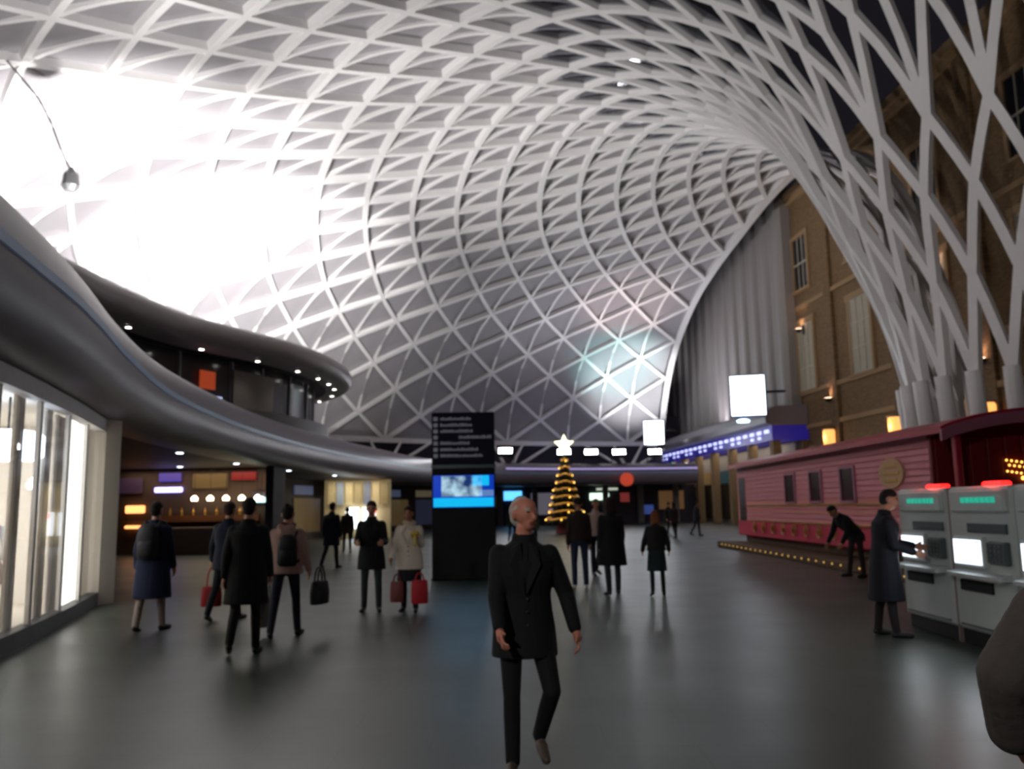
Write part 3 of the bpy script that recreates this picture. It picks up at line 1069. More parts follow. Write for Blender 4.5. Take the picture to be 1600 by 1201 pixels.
# ------------------------------------------------------------------ dim shops further along under the mezzanine
dim = empty('cafe_front', (-13.5, 34, 0), 0, 'dim cafe front with small coloured lights under the mezzanine', 'shop')
MB().box(-6.5, 4.3, 0.2, 0.5, 0, 3.34).build('back_wall', mat('dark_brown_wall', (66, 50, 42), 0.7), dim)
MB().box(4.0, 4.3, -1.2, 0.2, 0, 3.34).build('side_wall', mat('dark_plum_wall', (48, 40, 46), 0.7), dim)
for i, (x, z0, z1, w_, c, p) in enumerate([(-0.25, 2.42, 2.62, 1.1, (165, 160, 255), 5), (-0.2, 2.85, 3.2, 0.9, (70, 60, 150), 0.5), (2.75, 2.85, 3.2, 1.0, (120, 24, 28), 0.16), (1.4, 2.55, 3.15, 1.4, (100, 86, 56), 0.1),
                                           (-1.9, 2.4, 3.0, 1.2, (60, 44, 66), 0.3), (3.5, 1.9, 2.4, 0.8, (60, 54, 70), 0.3)]):
    MB().cbox(x - w_ / 2, x + w_ / 2, 0.06, 0.18, z0, z1, 0.03).build('lit_sign', glow('cafe_sign_%d' % i, c, p), dim)
for i in range(5):
    x = 0.95 + 0.62 * i
    MB().lathe([(0.12, 2.06), (0.14, 2.16), (0.05, 2.26)], x, -0.3, 10).build('globe_lamp', glow('globe_warm', (255, 236, 196), 9) if i == 0 else bpy.data.materials['globe_warm'], dim)
    MB().tube([(x, -0.3, 2.26), (x, -0.3, 3.34)], 0.01, 5).build('lamp_cord', M_DARK, dim)
MB().lathe([(0.22, 1.96), (0.2, 2.12), (0.05, 2.2)], 3.65, -0.6, 10).build('teal_lamp', glow('teal_lamp', (180, 235, 225), 3), dim)
MB().tube([(3.65, -0.6, 2.2), (3.65, -0.6, 3.34)], 0.01, 5).build('lamp_cord', M_DARK, dim)
for z in (1.62, 1.02):
    MB().cbox(-1.9, -1.15, 0.0, 0.15, z, z + (0.3 if z > 1.3 else 0.12), 0.03).build('amber_lamp', glow('amber_box', (255, 170, 100), 2.5) if z > 1.3 else bpy.data.materials['amber_box'], dim)
MB().cbox(-0.9, 3.6, -0.9, -0.3, 0, 1.05, 0.03).build('counter', mat('cafe_counter', (70, 50, 40), 0.6), dim)
MB().box(-0.8, 3.4, 0.0, 0.2, 1.25, 1.5).build('back_shelf', mat('cafe_shelf', (110, 66, 40), 0.6), dim)
for i in range(9):
    x = -0.6 + i * 0.46
    MB().lathe([(0.05, 1.5), (0.05, 1.66), (0.02, 1.72), (0.02, 1.8)], x, 0.1, 8).build('shelf_bottle', cloth([(120, 50, 30), (60, 80, 50), (140, 100, 50)][i % 3], 0.2) if False else M_GOLD, dim)
lamp('AREA', 'cafe_glow', dim, (1.0, -0.5, 3.25), 60, (1, 0.72, 0.5), 6.0, (1.0, -0.3, 0), size_y=0.8)

sh2 = empty('kiosk_shop', (-9.75, 46.6, 0), 0, 'beige lit shop front with bright screens beyond the cafe', 'shop')
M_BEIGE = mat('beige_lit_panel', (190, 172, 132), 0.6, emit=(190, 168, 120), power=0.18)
mb = MB()
mb.box(-1.2, 2.6, 3.0, 3.3, 0, 3.33)
mb.build('back_wall', M_BEIGE, sh2)
for i in range(7):
    MB().cbox(-1.0 + i * 0.52, -0.6 + i * 0.52, 2.84, 3.0, 1.9, 3.2, 0.02).build('display_shelf', mat('shelf_%d' % i, [(196, 176, 130), (150, 160, 170), (206, 186, 140), (168, 150, 110), (120, 124, 140), (200, 180, 136), (160, 140, 100)][i], 0.6,
                                                                                                     emit=[(196, 176, 130), (150, 160, 170), (206, 186, 140), (168, 150, 110), (120, 124, 140), (200, 180, 136), (160, 140, 100)][i], power=0.25), sh2)
for i, (x, c) in enumerate([(0.1, (235, 246, 255)), (1.05, (235, 244, 255))]):
    MB().cbox(x, x + 0.75, 2.6, 2.75, 0.55, 1.75, 0.02).build('screen', glow('shop_screen_%d' % i, c, 3.0), sh2)
    MB().box(x + 0.3, x + 0.42, 2.62, 2.74, 0, 0.55).build('screen_leg', M_DARK, sh2)
MB().box(0.05, 0.3, 2.55, 2.6, 0.95, 1.3).build('screen_dark_patch', M_DARK, sh2)
MB().box(1.55, 1.85, 2.55, 2.6, 1.4, 1.72).build('red_label', glow('red_label', (255, 60, 80), 1.2), sh2)
lamp('AREA', 'shop_glow', sh2, (0.8, 2.0, 3.2), 50, (1, 0.92, 0.75), 3.0, (0.8, 2.4, 0), size_y=0.6)

# dim shop fronts set back under the mezzanine between the beige shop and the far end
bw = empty('wall_under_mezzanine', (-8, 20, 0), 0, 'dim set-back shop fronts under the mezzanine beyond the cafe', 'wall', kind='structure')
bf = [(p - nr * 4.2, nr) for p, nr in MF if 39 < p.y < 66]
sweep(bf, [(-0.3, 0), (0, 0), (0, 3.34), (-0.3, 3.34)], MO).build('back_wall', mat('dim_brown_wall', (74, 62, 58), 0.7), bw)
for i in range(1, len(bf) - 3, 4):
    sweep(bf[i:i + 4], [(0.02, 0.4), (0.08, 0.4), (0.08, 2.3), (0.02, 2.3)], MO).build('shop_window', mat('dim_window_%d' % i, [(60, 56, 60), (92, 78, 58), (56, 60, 74)][(i // 4) % 3], 0.2, emit=[(70, 60, 56), (120, 96, 62), (60, 66, 90)][(i // 4) % 3], power=0.25), bw)
    sweep(bf[i:i + 3], [(0.02, 2.5), (0.12, 2.5), (0.12, 3.0), (0.02, 3.0)], MO).build('shop_sign', glow('dim_sign_%d' % i, [(150, 90, 60), (90, 100, 130), (120, 110, 90)][(i // 4) % 3], 0.35), bw)
# far end shops below the mezzanine
far = empty('far_shops', (4, 76, 0), 0, 'row of distant shop fronts with small lit signs under the far mezzanine', 'shop')
MB().box(-9, 12, 0, 0.4, 0, 3.33).build('back_wall', mat('violet_grey_wall', (62, 58, 72), 0.7), far)
for i in range(7):
    MB().cbox(-8.6 + i * 3.1, -8.1 + i * 3.1, -0.6, -0.1, 0, 3.33, 0.04).build('pillar', M_GREY, far)
for i, (x0, x1, z0, z1, c, p) in enumerate([(-4.9, -3.3, 2.2, 3.0, (90, 180, 255), 2.2), (2.7, 4.4, 2.1, 2.7, (205, 240, 215), 2.4), (3.3, 5.2, 2.95, 3.15, (190, 200, 180), 1.0), (7.3, 8.3, 0.8, 1.6, (60, 80, 150), 0.6),
                                            (5.4, 6.2, 1.9, 2.7, (150, 60, 56), 0.5), (8.8, 11.0, 1.2, 2.8, (130, 96, 62), 0.35), (-2.5, -0.6, 0.9, 2.8, (120, 116, 130), 0.5), (-7.4, -5.6, 1.6, 2.6, (96, 80, 60), 0.4)]):
    MB().cbox(x0, x1, -0.12, -0.01, z0, z1, 0.02).build('lit_sign', glow('far_sign_%d' % i, c, p), far)
rs = empty('round_sign', (9.3, 70.4, 3.75), 0, 'round orange-red lit sign hanging below the far mezzanine', 'sign')
MB().tube([(0, -0.08, -0.05), (0, 0.08, -0.05)], 0.55, 20).build('disc', glow('orange_disc', (214, 78, 54), 0.6), rs)
MB().tube([(0, 0, 0.4), (0, 0, 0.62)], 0.03, 6).build('hanger', M_DARK, rs)

# ------------------------------------------------------------------ dark information totem with a blue screen
tot = empty('information_totem', (-1.14, 19.45, 0), R(1.5), 'tall black information totem with white sign lines and a bright blue screen', 'totem')
M_NAVY = mat('navy_header', (8, 10, 40), 0.75, var=0.05)
MB().cbox(-0.72, 0.72, 0, 0.42, 0.02, 2.5, 0.02).build('lower_body', M_BLACK, tot)
MB().cbox(-0.74, 0.74, 0.02, 0.46, 0, 0.06, 0.01).build('base_plate', M_DARK, tot)
MB().cbox(-0.72, 0.72, 0, 0.42, 2.58, 3.78, 0.02).build('header_panel', M_NAVY, tot)
MB().box(-0.73, 0.73, 0.01, 0.41, 2.5, 2.58).build('joint_reflection', mat('painted_teal_reflection', (54, 74, 84), 0.3), tot)  # teal tone paints a thin line reflection across the joint
M_LETTER = mat('pale_lettering', (150, 150, 160), 0.5, emit=(150, 150, 165), power=0.15)
rows = [(3.63, 0, [(-0.52, 0.14)]), (3.485, 0, [(-0.52, 0.2)]), (3.345, 0, [(-0.52, 0.22)]), (3.205, 0, [(-0.1, 0.62)]), (3.07, 0, [(-0.52, 0.14)]), (2.925, 0, [(-0.52, 0.32)]), (2.785, 0, [(-0.52, 0.42)])]
for z, _, spans in rows:
    mb = MB()
    mb.box(-0.68, -0.58, -0.008, 0.0, z - 0.045, z + 0.045)
    mb.build('pictogram', M_LETTER, tot)
    mb = MB()
    for a, b in spans:
        x = a
        while x < b:
            wd = random.choice([0.03, 0.035, 0.045])
            mb.box(x, x + wd, -0.008, 0.0, z - 0.032, z + random.choice([0.02, 0.034, 0.04]))
            x += wd + 0.012
    mb.build('lettering', M_LETTER, tot)
scr = MB().box(-0.69, 0.69, -0.02, 0.0, 1.62, 2.34).build('screen', mat('screen_deep_blue', (8, 40, 150), 0.2, emit=(8, 60, 190), power=0.9), tot)
def spatch(x0, x1, z0, z1, m, n='screen_picture'):
    MB().box(x0, x1, -0.026, -0.02, z0, z1).build(n, m, scr)
def photo_mat():
    m = bpy.data.materials.new('screen_photo')
    m.use_nodes = True
    nt = m.node_tree
    b = nt.nodes['Principled BSDF']
    tc = nt.nodes.new('ShaderNodeTexCoord')
    n = nt.nodes.new('ShaderNodeTexNoise')
    n.inputs['Scale'].default_value = 3.0
    n.inputs['Detail'].default_value = 6
    cr = nt.nodes.new('ShaderNodeValToRGB')
    cr.color_ramp.elements[0].position = 0.38
    cr.color_ramp.elements[0].color = (0.005, 0.03, 0.16, 1)
    cr.color_ramp.elements[1].position = 0.62
    cr.color_ramp.elements[1].color = (0.55, 0.85, 1, 1)
    nt.links.new(tc.outputs['Object'], n.inputs['Vector'])
    nt.links.new(n.outputs['Fac'], cr.inputs[0])
    nt.links.new(cr.outputs[0], b.inputs['Emission Color'])
    b.inputs['Emission Strength'].default_value = 1.0
    b.inputs['Base Color'].default_value = (0.02, 0.05, 0.1, 1)
    return m
M_CYAN = glow('screen_cyan', (0, 190, 250), 1.0)
spatch(-0.5, 0.42, 1.86, 2.32, photo_mat())
spatch(0.2, 0.58, 2.1, 2.33, M_CYAN)
spatch(-0.68, 0.68, 1.63, 1.83, M_CYAN, 'screen_banner')
spatch(0.36, 0.68, 1.86, 2.0, glow('screen_pale', (110, 150, 215), 0.7))
lamp('AREA', 'screen_glow', tot, (0, -0.06, 1.98), 1.5, (0.1, 0.55, 1.0), 1.3, (0, -3, 1.98), size_y=0.6)

# ------------------------------------------------------------------ ticket machines on the right
M_TM = mat('machine_grey', (186, 192, 190), 0.35, 0.1, var=0.04)
M_TM2 = mat('machine_dark', (76, 84, 86), 0.4)
M_TSCR = glow('ticket_screen', (232, 242, 255), 2.6)
M_TEAL = glow('teal_text', (40, 190, 160), 0.7)
M_RED = glow('red_beacon', (255, 28, 26), 5)
def ticket_machine(y0, label, wd=1.26):
    """front on x = 5, running along y; local x = depth into the machine"""
    t = empty('ticket_machine', (5.0, y0, 0), 0, label, 'ticket machine', 'ticket machines')
    MB().cbox(0.06, 0.75, 0.02, wd - 0.02, 0, 0.17, 0.01).build('plinth', M_BLACK, t)
    MB().cbox(0.02, 0.8, 0, wd, 0.17, 1.74, 0.03).build('cabinet', M_TM, t)
    hd = MB().cbox(-0.03, 0.1, 0.05, wd - 0.12, 1.46, 1.7, 0.02).build('header', M_TM, t)
    mb = MB()
    for k in range(7):
        mb.box(-0.04, -0.03, 0.2 + k * 0.1, 0.27 + k * 0.1, 1.56, 1.62)
    mb.build('header_text', M_TEAL, hd)
    MB().box(0.0, 0.04, 0.1, 0.85, 1.24, 1.34).build('card_slot_strip', M_TM2, t)
    b = MB().cbox(-0.03, 0.06, 0.5, 1.15, 0.86, 1.2, 0.02).build('screen_bezel', M_TM, t)
    MB().box(-0.04, -0.03, 0.55, 1.1, 0.9, 1.16).build('screen', M_TSCR, b)
    p = MB().cbox(-0.04, 0.06, 0.08, 0.44, 0.92, 1.16, 0.02).build('keypad_panel', M_TM2, t)
    for i in range(3):
        for j in range(4):
            MB().box(-0.05, -0.04, 0.16 + i * 0.07, 0.2 + i * 0.07, 0.95 + j * 0.05, 0.98 + j * 0.05).build('key', M_CHROME, p)
    MB().prism([(-0.12, 0.80), (0.03, 0.84), (0.03, 0.76), (-0.12, 0.76)], 'y', 0.1, 1.15).build('shelf', M_TM, t)
    MB().cbox(-0.005, 0.06, 0.45, 1.1, 0.6, 0.72, 0.01).build('ticket_tray', M_BLACK, t)
    MB().box(-0.002, 0.03, 0.1, wd - 0.1, 0.22, 0.235).build('lower_door_seam', M_TM2, t)
    MB().cbox(0.2, 0.32, 0.45, 0.85, 1.74, 1.79, 0.02).build('beacon', M_RED, t)
    lamp('AREA', 'screen_glow', t, (-0.08, 0.82, 1.03), 5, (0.9, 0.95, 1), 0.5, (-2, 0.82, 1.03), size_y=0.25)
    lamp('POINT', 'beacon_glow', t, (0.1, 0.65, 1.86), 3, (1, 0.08, 0.06), 0.05)
ticket_machine(10.0, 'grey ticket machine with white screen being used by the dark-coated person')
ticket_machine(8.7, 'grey ticket machine with white screen beside the striped-jacket person at the picture edge')
ticket_machine(7.4, 'grey ticket machine mostly hidden beyond the picture edge')
mb = MB()
for y in (9.975,):
    pil = MB().cbox(5.03, 5.7, y - 0.012, y + 0.022, 0, 1.74, 0.005).build('divider_fin', mat('rose_grey_fin', (128, 108, 106), 0.5))
    tag(pil, 'rose-grey upright fin between the two ticket machines', 'divider')

# ------------------------------------------------------------------ pink carriage stall
tr = empty('pink_carriage', (8.4, 17.2, 0), 0, 'long pink railway-carriage stall with crimson curved roof and dark windows', 'stall')
M_PINK = mat('pink_board', (232, 146, 156), 0.55, var=0.06, scale=2)
M_PINK2 = mat('salmon_board', (230, 144, 138), 0.55, var=0.06, scale=2)
M_CRIM = mat('crimson_paint', (176, 34, 62), 0.45, var=0.08)
M_DRED = mat('dark_red_board', (120, 16, 22), 0.5, var=0.1)
M_MAUVE = mat('mauve_fascia', (176, 108, 132), 0.5)
M_BROWN = mat('brown_timber', (92, 66, 40), 0.7)
TL, TW = 15.0, 3.2
MB().cbox(0.05, TW - 0.05, 0.0, TL, 0.62, 2.82, 0.02).build('body', M_PINK, tr)
# boards along the side, each a plank
for i in range(13):
    z = 0.98 + i * 0.14
    MB().cbox(-0.02, 0.06, 0.02, TL - 0.02, z, z + 0.128, 0.012).build('plank', M_PINK2 if 2 <= i <= 4 else M_PINK, tr)
MB().cbox(-0.05, 0.08, 0, TL, 2.80, 2.94, 0.02).build('eaves_rail', M_MAUVE, tr)
MB().cbox(-0.04, 0.1, 0, TL, 0.45, 0.98, 0.03).build('base_skirt', mat('rose_red_skirt', (206, 44, 78), 0.5, var=0.06), tr)
for y in (4.3, 6.6, 8.8):
    wq = bpy.data.objects.new('window', None)
    COL.objects.link(wq)
    wq.parent = tr
    MB().box(-0.035, 0.0, y - 0.42, y + 0.42, 1.62, 2.42).build('pane', mat('carriage_pane', (60, 28, 30), 0.2) if y == 4.3 else bpy.data.materials['carriage_pane'], wq)
    mb = MB()
    mb.box(-0.06, 0, y - 0.5, y - 0.42, 1.56, 2.48)
    mb.box(-0.06, 0, y + 0.42, y + 0.5, 1.56, 2.48)
    mb.box(-0.06, 0, y - 0.42, y + 0.42, 2.42, 2.48)
    mb.box(-0.08, 0, y - 0.42, y + 0.42, 1.56, 1.62)
    mb.build('frame', M_MAUVE, wq)
MB().box(-0.04, 0.0, 13.9, 14.7, 0.98, 2.5).build('end_door', mat('dim_door', (52, 44, 50), 0.3), tr)
# gold trim and scrolled rail
MB().cbox(-0.06, 0.0, 1.0, 13.6, 1.50, 1.55, 0.01).build('gold_trim', M_GOLD, tr)
MB().cbox(-0.06, 0.0, 1.0, 13.6, 0.98, 1.03, 0.01).build('gold_trim', M_GOLD, tr)
for k in range(9):
    y = 4.2 + k * 1.05
    pts = []
    for i in range(26):
        t_ = i / 25
        an = 3.6 * PI * t_
        rr = 0.2 * (1 - 0.75 * t_)
        pts.append((-0.1, y + rr * math.cos(an) + 0.2 * t_, 0.76 + rr * math.sin(an)))
    MB().tube(pts, 0.022, 5).build('gold_scroll', M_GOLD, tr)
# emblem plaque near the front
pl = MB()
pl.v = []
n = 28
poly = [(1.75 + 0.62 * math.cos(2 * PI * i / n), 2.2 + 0.34 * math.sin(2 * PI * i / n)) for i in range(n)]
pl.prism(poly, 'x', -0.06, -0.02)
pq = pl.build('emblem_plaque', mat('faded_gold_plaque', (206, 160, 112), 0.5), tr)
for z, a, b in ((2.36, 1.45, 2.05), (2.2, 1.3, 2.2), (2.04, 1.45, 2.05)):
    MB().cbox(-0.075, -0.058, a, b, z - 0.04, z + 0.04, 0.004).build('emblem_line', M_GOLD, pq)
# curved roof with overhang at the near end
def roof_prof(zo, x0, x1, n=16):
    out = []
    for i in range(n + 1):
        t_ = i / n
        x = x0 + (x1 - x0) * t_
        out.append((x, 2.86 + 0.34 * math.sin(PI * t_) ** 0.8 + zo))
    return out
mb = MB()
mb.prism(roof_prof(0.12, -0.3, TW + 0.3) + roof_prof(0.0, -0.3, TW + 0.3)[::-1], 'y', -1.1, TL + 0.2)
mb.build('roof', M_CRIM, tr)
mb = MB()
mb.prism(roof_prof(0.06, -0.32, TW + 0.32) + roof_prof(-0.16, -0.32, TW + 0.32)[::-1], 'y', -1.16, -1.1)
mb.build('roof_fascia', M_MAUVE, tr)
mb = MB()
mb.prism([(0.0, 0.62)] + [(p[0], p[1] - 0.02) for p in roof_prof(0.0, 0.0, TW)] + [(TW, 0.62)], 'y', -0.06, 0.0)
mb.build('end_wall', M_DRED, tr)
for i in range(9):
    MB().cbox(0.06 + i * 0.35, 0.38 + i * 0.35, -0.1, -0.05, 0.62, 2.84, 0.015).build('end_board', M_DRED, tr)
MB().cbox(2.35, 2.75, -1.05, -0.85, 0.45, 2.8, 0.03).build('porch_post', M_WHITE, tr)
MB().cbox(-0.02, 0.1, -1.05, -0.9, 0.45, 2.8, 0.02).build('porch_post', M_CRIM, tr)
MB().cbox(0, TW, -1.15, 0.0, 0.3, 0.46, 0.02).build('porch_floor', M_BROWN, tr)
MB().cbox(-0.04, 2.3, -1.1, -1.02, 0.9, 1.5, 0.02).build('porch_rail', M_CRIM, tr)
# gold bulbs strung on the end wall
def bulbs(pts, name, r=0.03):
    for i, p in enumerate(pts):
        MB().ell(p, (r, r, r), 8, 6).build(name, M_GBULB, tr)
for r_, (z, a, b) in enumerate([(2.36, 1.45, 1.95), (2.26, 1.5, 2.0), (2.14, 1.45, 1.9)]):
    bulbs([(a + (b - a) * i / 5, -0.13, z - 0.07 * i / 5) for i in range(6)], 'gold_bulb', 0.02)
bulbs([(1.75 + 0.5 * i / 7, -0.13, 2.0 - 0.07 * i / 7) for i in range(8)], 'gold_bulb', 0.035)
# wheels and low timber platform with bulbs along its edge
for y in (1.5, 3.2, 11.8, 13.5):
    for x in (0.35, TW - 0.35):
        MB().tube([(x - 0.06, y, 0.47), (x + 0.06, y, 0.47)], 0.26, 20).build('wheel', M_DARK, tr)
MB().cbox(0.2, TW - 0.2, -0.9, TL - 0.1, 0.21, 0.45, 0.02).build('underframe', M_BROWN, tr)
MB().cbox(-0.75, TW + 0.4, -1.5, TL + 0.5, 0, 0.2, 0.02).build('platform', M_BROWN, tr)
M_GBULB = glow('dim_gold_bulb', (230, 180, 90), 1.1)
bulbs([(-0.76, -1.2 + i * 0.55, 0.12) for i in range(30)], 'edge_bulb', 0.022)
M_GBULB = bpy.data.materials['gold_bulb']

# ------------------------------------------------------------------ lit Christmas tree at the far side
xt = empty('christmas_tree', (3.05, 51.0, 0), 0, 'tall Christmas tree hung with gold lights and a glowing star', 'tree')
M_FIR = mat('fir_green', (46, 48, 28), 0.8, var=0.3, scale=14)
MB().lathe([(0.55, 0), (0.62, 0.05), (0.5, 0.6)], 0, 0, 14).build('pot', M_DRED, xt)
MB().tube([(0, 0, 0.3), (0, 0, 4.6)], [0.12, 0.03], 8).build('trunk', M_BROWN, xt)
for i in range(9):
    z = 0.75 + i * 0.43
    rr = 1.35 * (1 - i / 9.6)
    mb = MB()
    n = 30
    v, f = [(0, 0, z + 0.75)], []
    for k in range(n):
        a = 2 * PI * k / n
        q = rr * (1 if k % 2 else 0.72) * random.uniform(0.92, 1.06)
        v.append((q * math.cos(a), q * math.sin(a), z - (0.12 if k % 2 else -0.05)))
    v.append((0, 0, z + 0.2))
    for k in range(n):
        f.append((0, 1 + k, 1 + (k + 1) % n))
        f.append((n + 1, 1 + (k + 1) % n, 1 + k))
    mb.add(v, f)
    mb.build('branch_tier', M_FIR, xt)
    gar = []
    for k in range(19):
        a = 2 * PI * k / 18
        gar.append((rr * 0.83 * math.cos(a), rr * 0.83 * math.sin(a), z + 0.14 + 0.06 * math.sin(3 * a)))
    MB().tube(gar, 0.035, 5).build('gold_garland', mat('gold_garland', (190, 140, 50), 0.3, 0.5, emit=(230, 160, 60), power=0.6) if i == 0 else bpy.data.materials['gold_garland'], xt)
    for k in range(max(5, int(13 * rr))):
        a = 2 * PI * (k + 0.5 * (i % 2)) / max(5, int(13 * rr))
        MB().ell((rr * 0.9 * math.cos(a), rr * 0.9 * math.sin(a), z + 0.08), (0.045,) * 3, 8, 6).build('bauble', M_GBULB if (k + i) % 3 == 0 else M_GOLD, xt)
st = []
for k in range(10):
    a = PI / 2 + 2 * PI * k / 10
    q = 0.62 if k % 2 == 0 else 0.28
    st.append((q * math.cos(a), 5.25 + q * math.sin(a)))
MB().prism(st, 'y', -0.1, 0.1).build('star', glow('star_glow', (255, 244, 190), 4), xt)
lamp('POINT', 'star_light', xt, (0, -0.4, 5.25), 40, (1, 0.92, 0.7), 0.3)

# thin dark cable hanging in a bow from the roof, with a small grey lamp at its end
cab = empty('hanging_cable', (-16.7, 31.0, 14.0), 0, 'thin dark cable drooping from the white roof to a small grey lamp', 'cable')
MB().tube([(-2.9, 0, 5.3), (-2.2, 0, 4.5), (-1.45, 0, 3.6), (-0.9, 0, 2.6), (-0.5, 0, 1.6), (-0.1, 0, 0.75)], 0.04, 6).build('cord', M_CHROME, cab)
MB().lathe([(0.06, 0.75), (0.28, 0.45), (0.34, 0.0), (0.2, -0.2)], 0, 0, 12).build('lamp_head', M_CHROME, cab)

# ================================================================== PEOPLE
def capsule(mb, p0, p1, ra, rb, seg=12):
    p0, p1 = Vector(p0), Vector(p1)
    d = p1 - p0
    L = d.length
    if L < 1e-5:
        d = Vector((0, 0, 1))
        L = 1e-5
    t = d.normalized()
    pts, rad = [], []
    for k in range(5):
        a = PI / 2 * (1 - k / 4)
        pts.append(p0 - t * ra * math.sin(a))
        rad.append(max(ra * math.cos(a), 1e-3))
    for k in range(5):
        a = PI / 2 * k / 4
        pts.append(p1 + t * rb * math.sin(a))
        rad.append(max(rb * math.cos(a), 1e-3))
    a0 = Vector((0, 0, 1)) if abs(t.z) < 0.9 else Vector((0, 1, 0))
    s = t.cross(a0).normalized()
    a0 = s.cross(t)
    v, f = [], []
    for p, r_ in zip(pts, rad):
        for k in range(seg):
            an = 2 * PI * k / seg
            v.append(p + (s * math.cos(an) + a0 * math.sin(an)) * r_)
    n = len(pts)
    for i in range(n - 1):
        for k in range(seg):
            f.append((i * seg + k, i * seg + (k + 1) % seg, (i + 1) * seg + (k + 1) % seg, (i + 1) * seg + k))
    f += [tuple(range(seg - 1, -1, -1)), tuple((n - 1) * seg + k for k in range(seg))]
    mb.add(v, f)


def loft(mb, rings, seg=18):
    """rings: (centre Vector, rx, ry, tilt Matrix)"""
    v, f = [], []
    for c, rx, ry, m in rings:
        for k in range(seg):
            an = 2 * PI * k / seg
            v.append(Vector(c) + m @ Vector((rx * math.cos(an), ry * math.sin(an), 0)))
    n = len(rings)
    for i in range(n - 1):
        for k in range(seg):
            f.append((i * seg + k, i * seg + (k + 1) % seg, (i + 1) * seg + (k + 1) % seg, (i + 1) * seg + k))
    f += [tuple(range(seg - 1, -1, -1)), tuple((n - 1) * seg + k for k in range(seg))]
    mb.add(v, f)


def fuse(mb, name, mats, parent, voxel, smooth=3, label_fn=None):
    """union of overlapping closed shapes into one continuous skin"""
    o = mb.build('raw', mats[0])
    m = o.modifiers.new('r', 'REMESH')
    m.mode = 'VOXEL'
    m.voxel_size = voxel
    if smooth:
        k = o.modifiers.new('s', 'SMOOTH')
        k.iterations = smooth
        k.factor = 0.5
    dg = bpy.context.evaluated_depsgraph_get()
    me = bpy.data.meshes.new_from_object(o.evaluated_get(dg))
    me.name = name
    raw = o.data
    bpy.data.objects.remove(o)
    bpy.data.meshes.remove(raw)
    me.materials.clear()
    for q in mats:
        me.materials.append(q)
    if label_fn is not None and len(mats) > 1:
        n = len(me.polygons)
        c = np.zeros(n * 3)
        me.polygons.foreach_get('center', c)
        me.polygons.foreach_set('material_index', label_fn(c.reshape(-1, 3)))
    me.polygons.foreach_set('use_smooth', [True] * len(me.polygons))
    ob = bpy.data.objects.new(name, me)
    COL.objects.link(ob)
    ob.parent = parent
    return ob


def cap_dist(P, a, b, ra, rb):
    a, b = np.array(a), np.array(b)
    d = b - a
    t = np.clip(((P - a) @ d) / max(d @ d, 1e-9), 0, 1)
    return np.linalg.norm(P - (a + t[:, None] * d), axis=1) - (ra + (rb - ra) * t)


CM = {}
def cloth(rgb, rough=0.85):
    k = (rgb, rough)
    if k not in CM:
        CM[k] = mat('cloth_%d_%d_%d' % rgb, rgb, rough, var=0.15, scale=40, bump=0.15)
    return CM[k]


SKIN_A = mat('light_skin', (196, 138, 112), 0.55, var=0.06, scale=20)
SKIN_R = mat('ruddy_skin', (206, 132, 108), 0.55, var=0.06, scale=20)
SKIN_B = mat('tan_skin', (158, 104, 78), 0.55, var=0.06, scale=20)
M_EYE = mat('dark_eye', (28, 22, 20), 0.2)
M_LIP = mat('lip', (150, 76, 68), 0.5)


